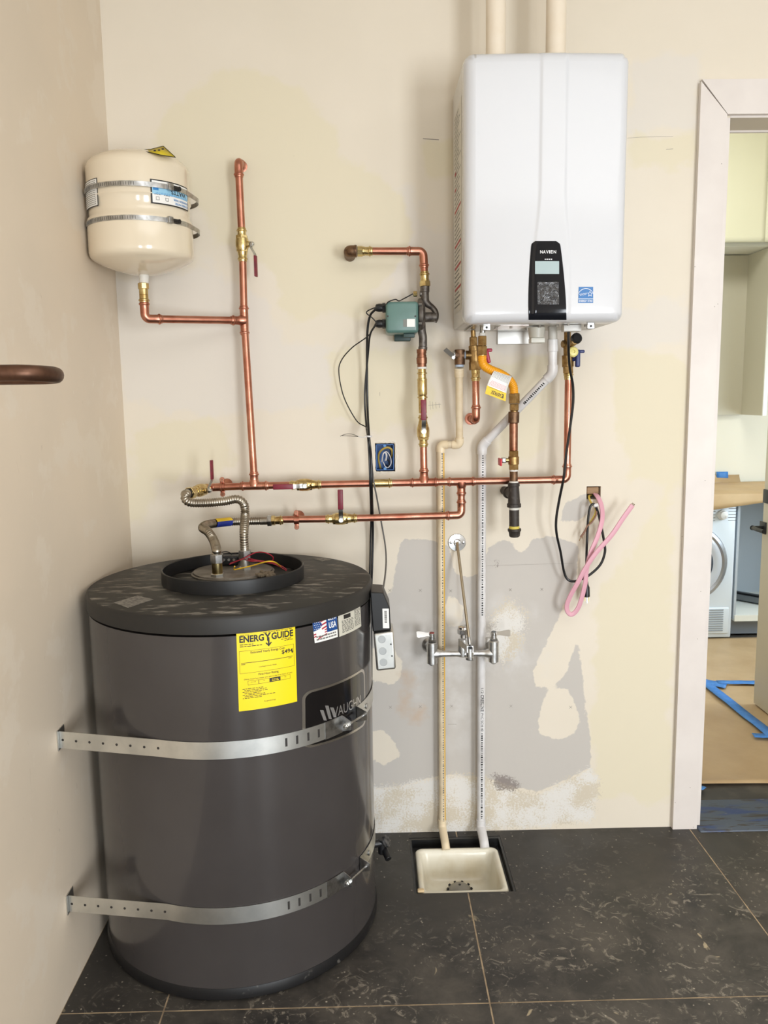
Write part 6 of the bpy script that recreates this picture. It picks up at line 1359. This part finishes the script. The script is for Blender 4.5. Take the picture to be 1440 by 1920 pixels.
pp = spline([P(*q) for q in L], 8); ups = []
for i, q in enumerate(pp):
    d = (pp[min(i+1, len(pp)-1)]-pp[max(i-1, 0)]).normalized(); ups.append(d.cross(V((0.15, -1, 0.1))).normalized())
for i in range(1, len(ups)):
    if ups[i].dot(ups[i-1]) < 0: ups[i] = -ups[i]
PINK = mat('pink_sheath', (216, 160, 174), 0.45)
def flat(w, t):
    mb = MB(); n = 12; vs = []
    for i, q in enumerate(pp):
        d = (pp[min(i+1, len(pp)-1)]-pp[max(i-1, 0)]).normalized(); u = ups[i]; v = d.cross(u).normalized()
        for k in range(n): a = 2*PI*k/n; vs.append(q+u*w*math.copysign(abs(math.cos(a))**0.7, math.cos(a))+v*t*math.copysign(abs(math.sin(a))**0.8, math.sin(a))*(0.72 if k in (3, 9) else 1))
    m_ = len(pp); mb.add(vs, [(i*n+k, i*n+(k+1) % n, (i+1)*n+(k+1) % n, (i+1)*n+k) for i in range(m_-1) for k in range(n)]+[tuple(reversed(range(n))), tuple(range((m_-1)*n, m_*n))]); return mb
flat(0.0078, 0.0036).build('sheath', PINK, pk)
mb = MB(); d = (pp[-1]-pp[-3]).normalized()
for s in (-0.004, 0, 0.004): mb.tube([pp[-1]+ups[-1]*s, pp[-1]+ups[-1]*s+d*0.006], 0.0012, 6)
mb.build('cut_conductor', mat('conductor_dark', (120, 92, 70), 0.4, 0.6), pk)
yw = thing('wire_bundle', 'twisted yellow and brown wires ending bare below the wall opening', 'wire', P(1086, 1013, -0.03))
mb = MB(); mb.tube(spline([P(1108, 928, .03), P(1104, 931, .004), P(1108, 942, -.02), P(1116, 951, -.034), P(1116.5, 962, -.042), P(1110, 975, -.045), P(1102, 986, -.045), P(1098, 994, -.044)], 8), 0.0036, 8); mb.build('yellow_wire', mat('wire_ochre', (206, 178, 84), 0.5), yw)
mb = MB(); mb.tube(spline([P(1119, 957, -.045), P(1117, 968, -.052), P(1109, 980, -.054), P(1103, 984, -.052), P(1098, 992, -.05)], 8), 0.0024, 8); mb.tube(spline([P(1099, 992, -.047), P(1094, 1000, -.045), P(1089, 1007, -.043)], 6), 0.0034, 8); mb.build('brown_wire', mat('wire_brown', (140, 104, 86), 0.5), yw)
mb = MB(); mb.tube([P(1090, 1005, -.043), P(1086, 1014, -.043)], 0.0011, 6); mb.tube([P(1092, 1004, -.045), P(1091, 1010, -.047)], 0.0011, 6); mb.build('bare_end', BRASS2, yw)
wb = MB(); wb.rbox(((HW[0]+HW[1])/2-0.002, 0.022, HW[3]-0.014), (HW[1]-HW[0]-0.008, 0.040, 0.022), 0.0015, 1); tag(wb.build('wood_block', mat('stud_wood', (156, 124, 92), 0.7, c2=(126, 96, 68), scale=30, stretch=(0.3, 1, 3))), 'brown wood block showing in the wall opening above the pink cable', 'wood block')
slab('wall_cavity', ((HW[0]+HW[1])/2, 0.126, (HW[2]+HW[3])/2), (0.2, 0.01, 0.2), mat('cavity_dark', (60, 50, 42), 0.9)); slab('wall_cavity', ((HB[0]+HB[1])/2, 0.126, (HB[2]+HB[3])/2), (0.2, 0.01, 0.2), MATS['cavity_dark'])

# ---------------------------------------------------------------- copper return bend standing off the left wall
rb = thing('copper_pipe', 'copper return bend jutting from the left wall near the camera, darkened as if backlit', 'pipe', (XL, -1.28, 1.5))
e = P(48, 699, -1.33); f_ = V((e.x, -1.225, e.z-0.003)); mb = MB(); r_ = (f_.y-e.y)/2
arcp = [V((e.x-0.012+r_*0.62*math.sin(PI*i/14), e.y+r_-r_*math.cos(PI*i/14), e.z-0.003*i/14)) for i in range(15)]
mb.tube([V((XL+0.001, e.y, e.z))]+arcp+[V((XL+0.001, f_.y, f_.z))], 0.0128, 18); mb.build('bend', mat('copper_backlit_brown', (112, 82, 66), 0.45, 0.9, c2=(86, 62, 50), scale=30), rb)  # copper made darker: the backlit shade is put into its colour
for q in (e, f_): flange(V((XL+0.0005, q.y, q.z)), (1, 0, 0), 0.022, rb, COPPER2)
